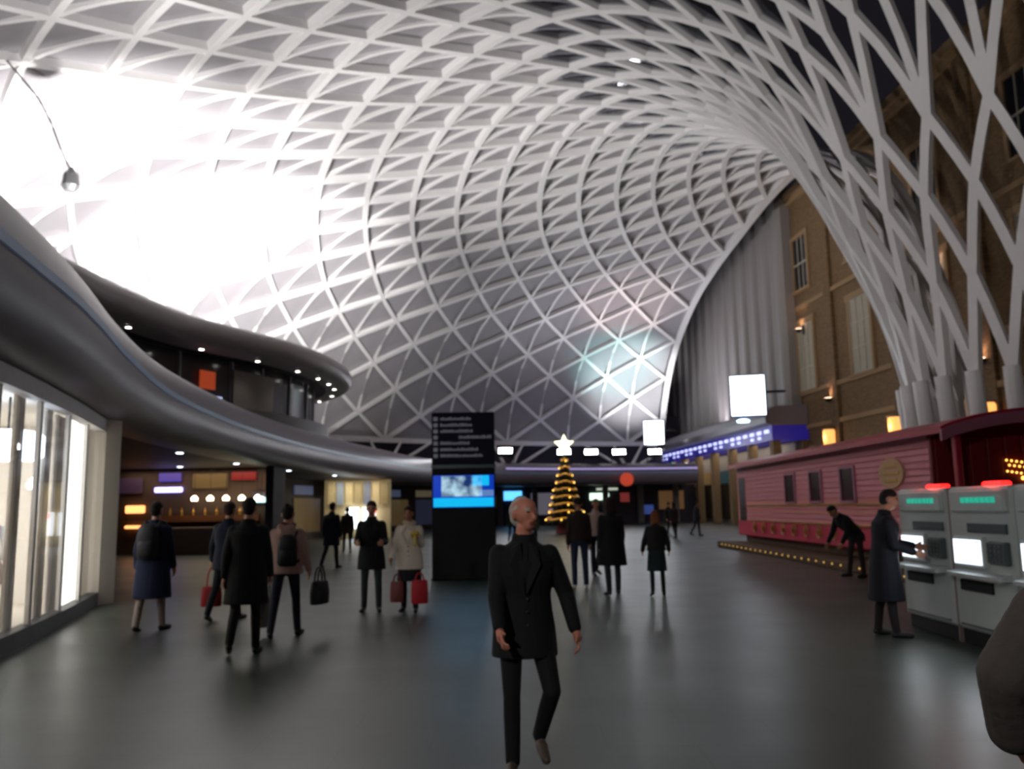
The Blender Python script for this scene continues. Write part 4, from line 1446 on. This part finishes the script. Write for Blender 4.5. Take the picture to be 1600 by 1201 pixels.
def person(label, loc, rz, h=1.75, legs=((8, 4), (-12, 18)), arms=((6, 6, 12), (-6, 6, 12)), lean=2, head=(0, 0), top=(20, 20, 24), trousers=(26, 27, 32), shoes=(16, 15, 15),
           hair=(30, 22, 18), skin=None, coat_len=0.78, coat_w=1.0, hairstyle='short', voxel=0.013, shirt=None, slim=1.0, sway=0.0, hood=False, scarf=None, leg_abd=(3, 3), skirt=None, bare_legs=False, collar=True, quilt=False, front=None, shin_x=(0.5, 0.5), inw_k=0.25, name='person'):
    """figure facing local -y. legs: (thigh pitch forward, knee bend) for the right (local -x) then the left leg;
    arms: (pitch forward, sideways, elbow bend). coat_len: height of hem above the ground at 1.75 m."""
    skin = skin or SKIN_A
    t = empty(name, (loc[0], loc[1], 0), rz, label, 'person')
    k = h / 1.75
    body = MB()
    caps = []     # (a, b, ra, rb, label index)
    def C(a, b, ra, rb, li):
        capsule(body, a, b, ra, rb)
        caps.append((tuple(a), tuple(b), ra, rb, li))
    SK, TRS, SH, TOP, HAIRI, EYE, LIP = range(7)
    hipz = 0.92
    # ---- legs (forward kinematics from the pelvis, then dropped to the floor)
    lens = (0.43, 0.41)
    chains = []
    for si, side in enumerate((-1, 1)):
        p, b = legs[si]
        ab = R(leg_abd[si]) * side
        hip = Vector((side * 0.09, 0, hipz))
        th = Vector((math.sin(ab), -math.sin(R(p)), -math.cos(R(p)))).normalized()
        knee = hip + th * lens[0]
        sh = Vector((math.sin(ab) * shin_x[si], -math.sin(R(p - b)), -math.cos(R(p - b)))).normalized()
        ank = knee + sh * lens[1]
        fp = min(0, p - b) * 0.7 if p - b < 0 else 0
        fd = Vector((side * 0.18, -math.cos(R(fp)), math.sin(R(fp)))).normalized()
        chains.append((hip, knee, ank, fd, fp))
    low = min(min(c[2].z - 0.075, (c[2] + c[3] * 0.16).z - 0.055) for c in chains)
    dz = -low
    up_ = Vector((0, 0, dz))
    for hip, knee, ank, fd, fp in chains:
        hip, knee, ank = hip + up_, knee + up_, ank + up_
        li = SK if bare_legs else TRS
        C(hip, knee, 0.088 * slim, 0.058 * slim, TRS)
        C(knee, knee * 0.6 + ank * 0.4 + Vector((0, 0.012, 0)), 0.057 * slim, 0.056 * slim, li)
        C(knee * 0.6 + ank * 0.4 + Vector((0, 0.012, 0)), ank, 0.055 * slim, 0.04 * slim + (0.008 if not bare_legs else 0), li)
        heel = ank + Vector((0, 0.03, -0.04))
        toe = ank + fd * 0.17 + Vector((0, 0, -0.045))
        C(heel, ank + fd * 0.07 + Vector((0, 0, -0.035)), 0.037, 0.04, SH)
        C(ank + fd * 0.07 + Vector((0, 0, -0.038)), toe, 0.04, 0.03, SH)
    # ---- torso
    piv = Vector((0, 0, hipz)) + up_
    LM = Matrix.Rotation(R(lean), 3, 'X') @ Matrix.Rotation(R(sway), 3, 'Y')   # leaning forward is towards -y
    def T(x, y, z):
        return piv + LM @ Vector((x, y, z))
    loft(body, [(T(0, 0, -0.1), 0.13 * slim, 0.1 * slim, LM), (T(0, 0, -0.02), 0.17 * slim, 0.115 * slim, LM), (T(0, 0, 0.1), 0.155 * slim, 0.1 * slim, LM), (T(0, 0, 0.22), 0.14 * slim, 0.098 * slim, LM),
                (T(0, -0.01, 0.36), 0.165 * slim, 0.115 * slim, LM), (T(0, 0, 0.45), 0.155 * slim, 0.1 * slim, LM), (T(0, 0.01, 0.505), 0.09, 0.07, LM), (T(0, 0.01, 0.57), 0.055, 0.055, LM)])
    caps.append((tuple(T(0, 0, -0.06)), tuple(T(0, 0, 0.0)), 0.14, 0.13, TRS))
    caps.append((tuple(T(0, 0, 0.08)), tuple(T(0, 0, 0.46)), 0.13, 0.14, TOP))
    C(T(0, 0.01, 0.5), T(0, -0.012, 0.63), 0.06, 0.055, SK)
    # ---- head
    HM = LM @ Matrix.Rotation(R(head[0]), 3, 'Z') @ Matrix.Rotation(R(head[1]) - R(lean) * 0.7, 3, 'X')
    hc = T(0, -0.02, 0.625)
    def H(x, y, z):
        return hc + HM @ Vector((x, y, z))
    C(H(0, 0.015, 0.115), H(0, -0.015, 0.10), 0.082, 0.08, SK)
    C(H(0, 0.02, 0.13), H(0, -0.02, 0.13), 0.075, 0.072, SK)
    C(H(0, -0.035, 0.06), H(0, -0.045, 0.03), 0.058, 0.045, SK)       # jaw and chin
    C(H(0, -0.09, 0.10), H(0, -0.108, 0.068), 0.010, 0.016, SK)       # nose
    for sx in (-1, 1):
        C(H(sx * 0.078, 0.01, 0.10), H(sx * 0.082, 0.016, 0.065), 0.016, 0.011, SK)   # ear
        C(H(sx * 0.034, -0.080, 0.107), H(sx * 0.028, -0.081, 0.107), 0.006, 0.006, EYE)
        C(H(sx * 0.03, -0.083, 0.125), H(sx * 0.05, -0.073, 0.123), 0.008, 0.006, HAIRI)   # brow
    C(H(-0.02, -0.088, 0.034), H(0.02, -0.088, 0.034), 0.009, 0.009, LIP)
    # ---- arms and hands
    coat = MB()
    aw = 1 + (coat_w - 1) * 0.5
    hands = []
    for si, side in enumerate((-1, 1)):
        p, ab, b = arms[si]
        shd = T(side * 0.18 * max(slim, 0.92), 0.0, 0.462)
        d1 = LM @ Vector((side * math.sin(R(ab)), -math.sin(R(p)) * math.cos(R(ab)), -math.cos(R(p)) * math.cos(R(ab))))
        elb = shd + d1 * 0.29
        # elbow flexes forward, turning a little inwards
        ax = Vector((1, 0, 0))
        d2 = Matrix.Rotation(-R(b), 3, 'X') @ d1
        d2 = (d2 + Vector((-side * inw_k * math.sin(R(b)), 0, 0))).normalized()
        wr_ = elb + d2 * 0.25
        C(shd, elb, 0.05 * slim, 0.042 * slim, TOP)
        C(elb, wr_, 0.043 * slim, 0.03, TOP)
        capsule(coat, shd + Vector((-side * 0.015, 0, -0.01)), elb, 0.068 * aw, 0.056 * aw)
        capsule(coat, elb, wr_ - d2 * 0.025, 0.056 * aw, 0.044 * aw)
        if quilt:
            for (pa, pb, rr) in ((shd, elb, 0.092), (elb, wr_, 0.08)):
                for q in range(5):
                    f0 = (q + 0.6) / 5.2
                    c_ = pa.lerp(pb, f0)
                    dd = (pb - pa).normalized() * 0.012
                    capsule(coat, c_ - dd, c_ + dd, rr * aw, rr * aw)
        # palm and five fingers
        inw = Vector((-side, 0, 0))
        inw = (inw - d2 * inw.dot(d2)).normalized()
        fwd = d2.cross(inw) * (-side)
        if fwd.y > 0:
            fwd = -fwd
        pc = wr_ + d2 * 0.05
        C(wr_, pc + fwd * 0.018, 0.026, 0.028, SK)
        C(wr_ + d2 * 0.01, pc - fwd * 0.018, 0.026, 0.026, SK)
        kn = wr_ + d2 * 0.085
        for fi, (o_, l_) in enumerate(((0.033, 0.068), (0.011, 0.077), (-0.011, 0.072), (-0.032, 0.055))):
            a0 = kn + fwd * o_
            a1 = a0 + (d2 * 0.88 + inw * 0.35) * l_ * 0.5
            a2 = a1 + (d2 * 0.55 + inw * 0.85) * l_ * 0.5
            C(a0 - d2 * 0.03, a1, 0.0105, 0.0095, SK)
            C(a1, a2, 0.0095, 0.008, SK)
        b0 = wr_ + d2 * 0.03 + fwd * 0.03
        b1 = b0 + (d2 * 0.6 + fwd * 0.7 + inw * 0.3).normalized() * 0.035
        b2 = b1 + (d2 * 0.85 + fwd * 0.25 + inw * 0.45).normalized() * 0.03
        C(b0, b1, 0.0125, 0.011, SK)
        C(b1, b2, 0.011, 0.009, SK)
        hands.append(wr_ + d2 * 0.09)
    mats = [skin, cloth(trousers), cloth(shoes, 0.5), cloth(shirt or top), cloth(hair), M_EYE, M_LIP]
    def lab(P):
        P = P / k
        D = np.stack([cap_dist(P, a, b, ra, rb) - (0.0025 if li in (EYE, LIP, HAIRI) else 0.0) for a, b, ra, rb, li in caps])
        L = np.array([c[4] for c in caps])
        return L[np.argmin(D, axis=0)]
    body.v = [tuple(Vector(v) * k) for v in body.v]
    fuse(body, 'body', mats, t, voxel * 0.75, 2, lab)
    # ---- coat: torso shell, skirt to the hem, collar
    hem = coat_len - piv.z
    cw = coat_w
    rings = []
    nleg = 7
    avgf = (chains[0][1].y + chains[1][1].y) * 0.5
    for i in range(nleg):
        z = hem + (-0.02 - hem) * i / (nleg - 1)
        f_ = max(0.0, -z / 0.45)
        rings.append((T(0, 0, 0) + Vector((0, avgf * f_ * 0.4, z)), (0.19 + 0.03 * f_) * cw, (0.14 + 0.035 * f_) * cw, Matrix.Identity(3)))
    rings += [(T(0, 0, 0.1), 0.172 * cw, 0.13 * cw, LM), (T(0, 0, 0.2), 0.163 * cw, 0.124 * cw, LM), (T(0, -0.005, 0.33), 0.182 * cw, 0.137 * cw, LM), (T(0, 0.0, 0.42), 0.19 * cw, 0.132 * cw, LM), (T(0, 0.006, 0.475), 0.178, 0.118, LM),
              (T(0, 0.01, 0.515), 0.125, 0.096, LM), (T(0, 0.01, 0.545), 0.078, 0.078, LM)]
    if quilt:
        rr = []
        for i, (c_, a_, b_, m_) in enumerate(rings):
            rr.append((c_, a_, b_, m_))
            if i < len(rings) - 2:
                c2, a2, b2, m2 = rings[i + 1]
                rr.append(((Vector(c_) + Vector(c2)) / 2, (a_ + a2) / 2 * 1.06, (b_ + b2) / 2 * 1.06, m_))
        rings = rr
    loft(coat, rings, 20)
    if collar:
        loft(coat, [(T(0, 0.012, 0.5), 0.10, 0.09, LM), (T(0, 0.012, 0.56), 0.083, 0.08, LM), (T(0, 0.02, 0.595), 0.075, 0.068, LM)], 14)
    if hood:
        capsule(coat, T(-0.07, 0.09, 0.53), T(0.07, 0.09, 0.53), 0.055, 0.055)
        capsule(coat, T(-0.04, 0.11, 0.48), T(0.04, 0.11, 0.48), 0.05, 0.05)
    coat.v = [tuple(Vector(v) * k) for v in coat.v]
    fuse(coat, 'coat', [cloth(top)], t, voxel, 2)
    # lapels, front opening and buttons
    if front:
        yf = lambda z: -0.137 * cw - 0.004
        for sx in (-1, 1):
            lp = MB()
            a_ = [T(sx * 0.03, -0.095, 0.545), T(sx * 0.085, -0.10, 0.50), T(sx * 0.10, yf(0) * 0.93, 0.40), T(sx * 0.012, yf(0) - 0.006, 0.22), T(sx * 0.004, yf(0) - 0.006, 0.22), T(sx * 0.02, -0.12, 0.47)]
            n_ = LM @ Vector((0, -0.012, 0))
            lp.add([v * k for v in a_] + [(v + n_) * k for v in a_], [(0, 1, 2, 3, 4, 5), (11, 10, 9, 8, 7, 6)] + [(i, (i + 1) % 6, 6 + (i + 1) % 6, 6 + i) for i in range(6)])
            lp.build('lapel', cloth(front), t)
        for z in (0.18, 0.1, 0.02):
            b_ = T(0.015, -0.128 * cw - 0.006, z) * k
            MB().ell(tuple(b_), (0.011, 0.006, 0.011), 8, 6).build('button', cloth((40, 38, 40), 0.3), t)
    if skirt:
        sk = MB()
        loft(sk, [(T(0, 0, 0) + Vector((0, 0, -0.40)), 0.21, 0.17, Matrix.Identity(3)), (T(0, 0, 0) + Vector((0, 0, -0.2)), 0.195, 0.155, Matrix.Identity(3)), (T(0, 0, 0.06), 0.165, 0.13, LM)], 18)
        sk.v = [tuple(Vector(v) * k) for v in sk.v]
        sk.build('skirt', cloth(skirt), t, 'auto')
    if scarf:
        sc = MB()
        ring = []
        for i in range(17):
            a = 2 * PI * i / 16
            ring.append(T(0.085 * math.cos(a), 0.01 + 0.085 * math.sin(a), 0.565 + 0.012 * math.sin(2 * a)))
        sc.tube(ring, 0.035, 8)
        sc.v = [tuple(Vector(v) * k) for v in sc.v]
        sc.build('scarf', cloth(scarf), t, True)
    # ---- hair
    hm = MB()
    if hairstyle == 'short':
        capsule(hm, H(0, 0.03, 0.135), H(0, -0.005, 0.15), 0.083, 0.08)
        capsule(hm, H(0, 0.045, 0.08), H(0, 0.04, 0.12), 0.07, 0.078)
    elif hairstyle == 'long':
        capsule(hm, H(0, 0.03, 0.135), H(0, -0.008, 0.15), 0.086, 0.082)
        loft(hm, [(H(0, 0.05, -0.16), 0.07, 0.035, HM), (H(0, 0.06, -0.06), 0.095, 0.05, HM), (H(0, 0.045, 0.05), 0.095, 0.06, HM), (H(0, 0.03, 0.13), 0.09, 0.075, HM)], 14)
    elif hairstyle == 'bun':
        capsule(hm, H(0, 0.03, 0.135), H(0, -0.005, 0.15), 0.084, 0.081)
        capsule(hm, H(0, 0.045, 0.08), H(0, 0.04, 0.12), 0.07, 0.078)
        capsule(hm, H(0, 0.08, 0.19), H(0, 0.085, 0.2), 0.045, 0.04)
    elif hairstyle == 'fringe':        # receding: back of the head and sides, high bare forehead
        capsule(hm, H(0, 0.05, 0.115), H(0, 0.03, 0.15), 0.072, 0.066)
        capsule(hm, H(0, 0.048, 0.07), H(0, 0.045, 0.10), 0.066, 0.073)
        for sx in (-1, 1):
            capsule(hm, H(sx * 0.055, 0.03, 0.11), H(sx * 0.06, 0.0, 0.135), 0.03, 0.022)
    elif hairstyle == 'hat':
        capsule(hm, H(0, 0.02, 0.14), H(0, -0.005, 0.155), 0.09, 0.085)
        loft(hm, [(H(0, 0.0, 0.115), 0.092, 0.1, HM), (H(0, 0.0, 0.15), 0.094, 0.102, HM)], 16)
    hm.v = [tuple(Vector(v) * k) for v in hm.v]
    fuse(hm, 'hat' if hairstyle == 'hat' else 'hair', [cloth(hair)], t, voxel * 0.8, 2)
    t['_h'] = 0
    del t['_h']
    rot = Matrix.Rotation(rz, 3, 'Z')
    base = Vector((loc[0], loc[1], 0))
    W = lambda v: base + rot @ (Vector(v) * k)
    return t, [W(hh) for hh in hands], W(T(0, 0.16, 0.3)), W


def bag(pos, rz, size, rgb, label, name='handbag', cat='bag', strap=0.3):
    """bag whose handle top sits at pos"""
    wd, dp, ht = size
    t = empty(name, (pos[0], pos[1], pos[2] - ht - strap), rz, label, cat)
    m = cloth(rgb, 0.6)
    mb = MB()
    r_ = [(0.0, 0.92, 0.9), (0.04, 1.0, 1.0), (0.5, 1.02, 1.08), (0.9, 0.95, 0.85), (1.0, 0.85, 0.5)]
    loft(mb, [(Vector((0, 0, ht * z)), wd / 2 * a, dp / 2 * b, Matrix.Identity(3)) for z, a, b in r_], 16)
    mb.build('bag_body', m, t, 'auto')
    for s in (-1, 1):
        pts = [(-wd * 0.25, s * dp * 0.18, ht * 0.95)] + [(wd * 0.25 * math.cos(PI - PI * i / 8), s * dp * 0.12, ht * 0.97 + strap * math.sin(PI * i / 8)) for i in range(9)] + [(wd * 0.25, s * dp * 0.18, ht * 0.95)]
        MB().tube(pts, 0.011, 6).build('handle', m, t, True)
    return t


def backpack(pos, rz, rgb, label, s=1.0):
    t = empty('backpack', pos, rz, label, 'backpack')
    mb = MB()
    loft(mb, [(Vector((0, 0.02, -0.24 * s)), 0.12 * s, 0.06 * s, Matrix.Identity(3)), (Vector((0, 0.03, -0.2 * s)), 0.15 * s, 0.085 * s, Matrix.Identity(3)), (Vector((0, 0.03, 0.05 * s)), 0.15 * s, 0.085 * s, Matrix.Identity(3)),
              (Vector((0, 0.02, 0.18 * s)), 0.125 * s, 0.07 * s, Matrix.Identity(3)), (Vector((0, 0.01, 0.23 * s)), 0.07 * s, 0.04 * s, Matrix.Identity(3))], 16)
    mb.build('pack_body', cloth(rgb, 0.7), t, True)
    mb = MB()
    loft(mb, [(Vector((0, 0.09, -0.19 * s)), 0.1 * s, 0.05 * s, Matrix.Identity(3)), (Vector((0, 0.095, -0.05 * s)), 0.105 * s, 0.05 * s, Matrix.Identity(3)), (Vector((0, 0.09, 0.0)), 0.09 * s, 0.035 * s, Matrix.Identity(3))], 14)
    mb.build('front_pocket', cloth(tuple(min(255, int(c * 1.3) + 6) for c in rgb), 0.7), t, True)
    for sx in (-1, 1):
        MB().tube([(sx * 0.09 * s, -0.03, 0.18 * s), (sx * 0.11 * s, -0.1, 0.27 * s), (sx * 0.13 * s, -0.22, 0.25 * s), (sx * 0.14 * s, -0.29, 0.1 * s), (sx * 0.15 * s, -0.2, -0.12 * s), (sx * 0.14 * s, -0.04, -0.18 * s)], 0.016, 6).build('strap', cloth(rgb, 0.7), t, True)
    return t


# the man in black walking towards the camera
person('man in black jacket and trousers walking towards the camera, looking aside', (0.05, 5.5), R(2), 1.67, legs=((5, 5), (20, 58)), arms=((20, 1, 24), (-10, 20, 30)), lean=2, head=(38, 0), top=(9, 9, 11), trousers=(10, 10, 13),
       shoes=(92, 78, 68), hair=(186, 178, 170), skin=SKIN_R, coat_len=0.72, coat_w=1.08, hairstyle='fringe', voxel=0.010, shirt=(16, 15, 17), leg_abd=(0, 10), shin_x=(0.5, -1.0), sway=1, front=(14, 14, 17))
# navy coat seen from behind, pale trousers
_, hh, bk, W = person('person in long navy coat and pale trousers seen from behind', (-5.05, 12.1), R(176), 1.76, legs=((6, 3), (-8, 8)), arms=((6, 8, 14), (-4, 8, 14)), top=(22, 32, 62), trousers=(168, 152, 144), shoes=(40, 34, 32),
                      hair=(34, 26, 24), coat_len=0.44, coat_w=1.22)
backpack(tuple(bk), R(176), (44, 42, 44), 'dark grey backpack worn over the long navy coat', 1.0)
# black figure striding away
person('person in long black coat striding away beside the beige jacket', (-3.12, 10.1), R(188), 1.76, legs=((-2, 2), (-6, 30)), arms=((10, 8, 12), (-12, 8, 14)), lean=3, top=(10, 11, 15), trousers=(9, 9, 11), shoes=(9, 9, 9), hair=(18, 15, 15),
       coat_len=0.55, coat_w=1.2)
_, hh, bk, W = person('person in dark navy jacket walking away with a red bag', (-4.35, 13.1), R(170), 1.76, legs=((12, 4), (-14, 16)), arms=((4, 8, 10), (8, 16, 16)), top=(18, 24, 44), trousers=(15, 16, 22), shoes=(60, 58, 58), hair=(52, 36, 30), coat_len=0.74, coat_w=1.15)
bag(tuple(hh[1]), R(20), (0.3, 0.12, 0.3), (176, 34, 38), 'small red carrier bag held by the person in dark navy')
# beige jacket with a backpack and dark shoulder bag
_, hh, bk, W = person('person in pinkish beige hooded jacket and dark jeans seen from behind', (-2.98, 11.3), R(182), 1.70, legs=((16, 6), (-14, 14)), arms=((8, 12, 22), (-4, 12, 22)), lean=3, top=(176, 142, 132), trousers=(26, 30, 46), shoes=(34, 32, 32),
                      hair=(30, 20, 20), coat_len=0.82, coat_w=1.18, hood=True, scarf=(104, 24, 28), hairstyle='bun')
backpack(tuple(bk + Vector((0.05, 0.0, -0.06))), R(182), (22, 21, 24), 'black backpack on the pinkish beige jacket', 0.85)
bag((hh[0].x + 0.13, hh[0].y, hh[0].z + 0.12), R(75), (0.4, 0.18, 0.3), (15, 15, 18), 'black duffel bag carried beside the beige jacket', 'shoulder_bag', 'bag', 0.18)
bag(tuple(hh[1]), R(80), (0.34, 0.14, 0.38), (122, 116, 108), 'pale grey tote bag hanging from the beige-jacketed person', 'tote_bag', 'bag', 0.22)
# dark blue figure further off
person('dark blue figure standing before the bright shop screens', (-5.15, 24.3), R(160), 1.82, top=(16, 20, 44), trousers=(20, 22, 34), hair=(30, 24, 22), coat_len=0.6, coat_w=1.15, voxel=0.016)
# the couple
person('man in black jacket and grey jeans looking down at his hands', (-2.3, 13.9), R(4), 1.74, legs=((-4, 2), (5, 4)), arms=((18, 8, 72), (18, 8, 72)), lean=2, head=(0, 14), top=(13, 14, 19), trousers=(52, 58, 58), shoes=(20, 20, 20), hair=(46, 34, 28), coat_len=0.66, coat_w=1.12, front=(18, 19, 25))
_, hh, bk, W = person('woman in white coat and dark dress standing beside the totem', (-1.68, 13.8), R(-6), 1.64, legs=((-6, 4), (8, 6)), arms=((10, 12, 30), (30, 10, 86)), head=(-6, 4), top=(224, 212, 196), trousers=(30, 28, 34), shoes=(24, 22, 24), hair=(34, 18, 16), skin=SKIN_B,
                      coat_len=0.70, coat_w=1.2, hairstyle='short', skirt=(24, 24, 34), scarf=(206, 186, 160), front=(206, 194, 178))
fl_ = empty('flower_bunch', (hh[1].x, hh[1].y - 0.03, hh[1].z - 0.05), 0, 'small yellow bunch held against the white coat', 'flowers')
MB().tube([(0, 0, -0.1), (0, 0, 0.06)], [0.02, 0.035], 8).build('wrap', cloth((206, 180, 96)), fl_)
for i in range(7):
    a = i * 2.4
    MB().ell((0.045 * math.cos(a), 0.045 * math.sin(a), 0.09 + 0.02 * (i % 2)), (0.035, 0.035, 0.028), 8, 6).build('blossom', cloth((214, 178, 70)), fl_)
bag((-1.5, 13.62, 0.62), R(10), (0.26, 0.12, 0.36), (196, 30, 44), 'bright red shopping bag beside the woman in white', 'shopping_bag', 'bag', 0.12)
bag((-1.86, 13.66, 0.60), R(-10), (0.22, 0.1, 0.32), (128, 60, 58), 'dull red shopping bag at the feet of the woman in white', 'shopping_bag', 'bag', 0.12)
# group right of centre
person('person in brown top, blue jeans and white shoes facing away', (1.28, 17.2), R(185), 1.76, top=(48, 34, 28), trousers=(38, 48, 74), shoes=(214, 206, 196), hair=(38, 28, 24), coat_len=0.9, coat_w=1.08, legs=((2, 2), (-4, 6)), hairstyle='hat')
person('person in pale pink top half hidden behind the long black coat', (1.9, 20.2), R(20), 1.76, top=(196, 168, 162), trousers=(40, 42, 52), hair=(120, 92, 80), coat_len=0.9)
person('person in long black coat with dark red hair facing away', (1.78, 15.9), R(190), 1.75, top=(9, 9, 11), trousers=(38, 42, 46), shoes=(50, 48, 46), hair=(44, 16, 18), coat_len=0.52, coat_w=1.28, hairstyle='long', legs=((8, 4), (-8, 8)))
_, hh, bk, W = person('small person with long auburn hair, dark top and teal skirt', (2.53, 15.5), R(175), 1.5, top=(26, 22, 22), trousers=(26, 28, 30), shoes=(28, 26, 26), hair=(132, 74, 38), coat_len=0.95, coat_w=1.12, hairstyle='long', skirt=(24, 40, 44), slim=0.85, arms=((4, 16, 40), (4, 16, 40)))
# person bending beside the pink carriage
person('dark-clothed person bending forward beside the pink carriage', (7.3, 18.5), R(-75), 1.76, legs=((12, 6), (0, 4)), arms=((62, 6, 16), (54, 6, 26)), lean=48, head=(0, 26), top=(14, 13, 15), trousers=(44, 28, 28), shoes=(20, 18, 18), hair=(20, 16, 15), coat_len=0.76, coat_w=1.1)
# person at the ticket machine
person('person in long dark coat touching the ticket machine screen', (4.46, 10.5), R(75), 1.74, legs=((5, 2), (-5, 5)), arms=((14, 6, 60), (24, 4, 62)), lean=6, head=(0, 12), top=(14, 15, 28), trousers=(38, 32, 36), shoes=(30, 28, 28), hair=(26, 20, 20), coat_len=0.42, coat_w=1.2)
# cropped person at the picture edge
_, hh, bk, W = person('person in quilted grey-brown jacket cut off by the picture edge', (1.84, 2.72), R(168), 1.60, legs=((4, 3), (-4, 6)), arms=((4, 20, 30), (2, 33, 34)), lean=4, top=(74, 66, 62), trousers=(22, 22, 26), hair=(30, 24, 22), coat_len=0.72, coat_w=1.18, quilt=True, inw_k=1.3, voxel=0.011)
backpack(tuple(bk + Vector((0.0, 0.02, 0.05))), R(168), (16, 16, 20), 'black backpack with straps on the quilted jacket', 0.95)
# dim figures waiting by the far shops
for i, (x, y, rz, c, tr_, hr, hs, lb_) in enumerate([(9.3, 44, 100, (24, 26, 40), (22, 22, 28), (30, 24, 22), 'short', 'distant person in dark blue beyond the end of the carriage'),
                                                   (7.6, 41, 200, (40, 30, 30), (24, 24, 30), (50, 36, 28), 'long', 'distant person in dark brown with long hair near the shop row'),
                                                   (8.4, 47, 30, (20, 20, 24), (30, 32, 44), (24, 20, 18), 'hat', 'distant person in black hat by the shop row'),
                                                   (-6.4, 33, 190, (44, 30, 24), (20, 20, 24), (26, 20, 18), 'short', 'distant person in brown near the beige shop front'),
                                                   (0.7, 33, 0, (90, 104, 86), (40, 44, 48), (60, 46, 36), 'long', 'distant person in grey-green coat behind the man in black'),
                                                   (-0.1, 40, 170, (30, 30, 36), (24, 26, 34), (30, 26, 24), 'short', 'distant person in charcoal near the Christmas tree')]):
    person(lb_, (x, y), R(rz), 1.72, top=c, trousers=tr_, hair=hr, hairstyle=hs, voxel=0.018, coat_len=0.72, coat_w=1.12)
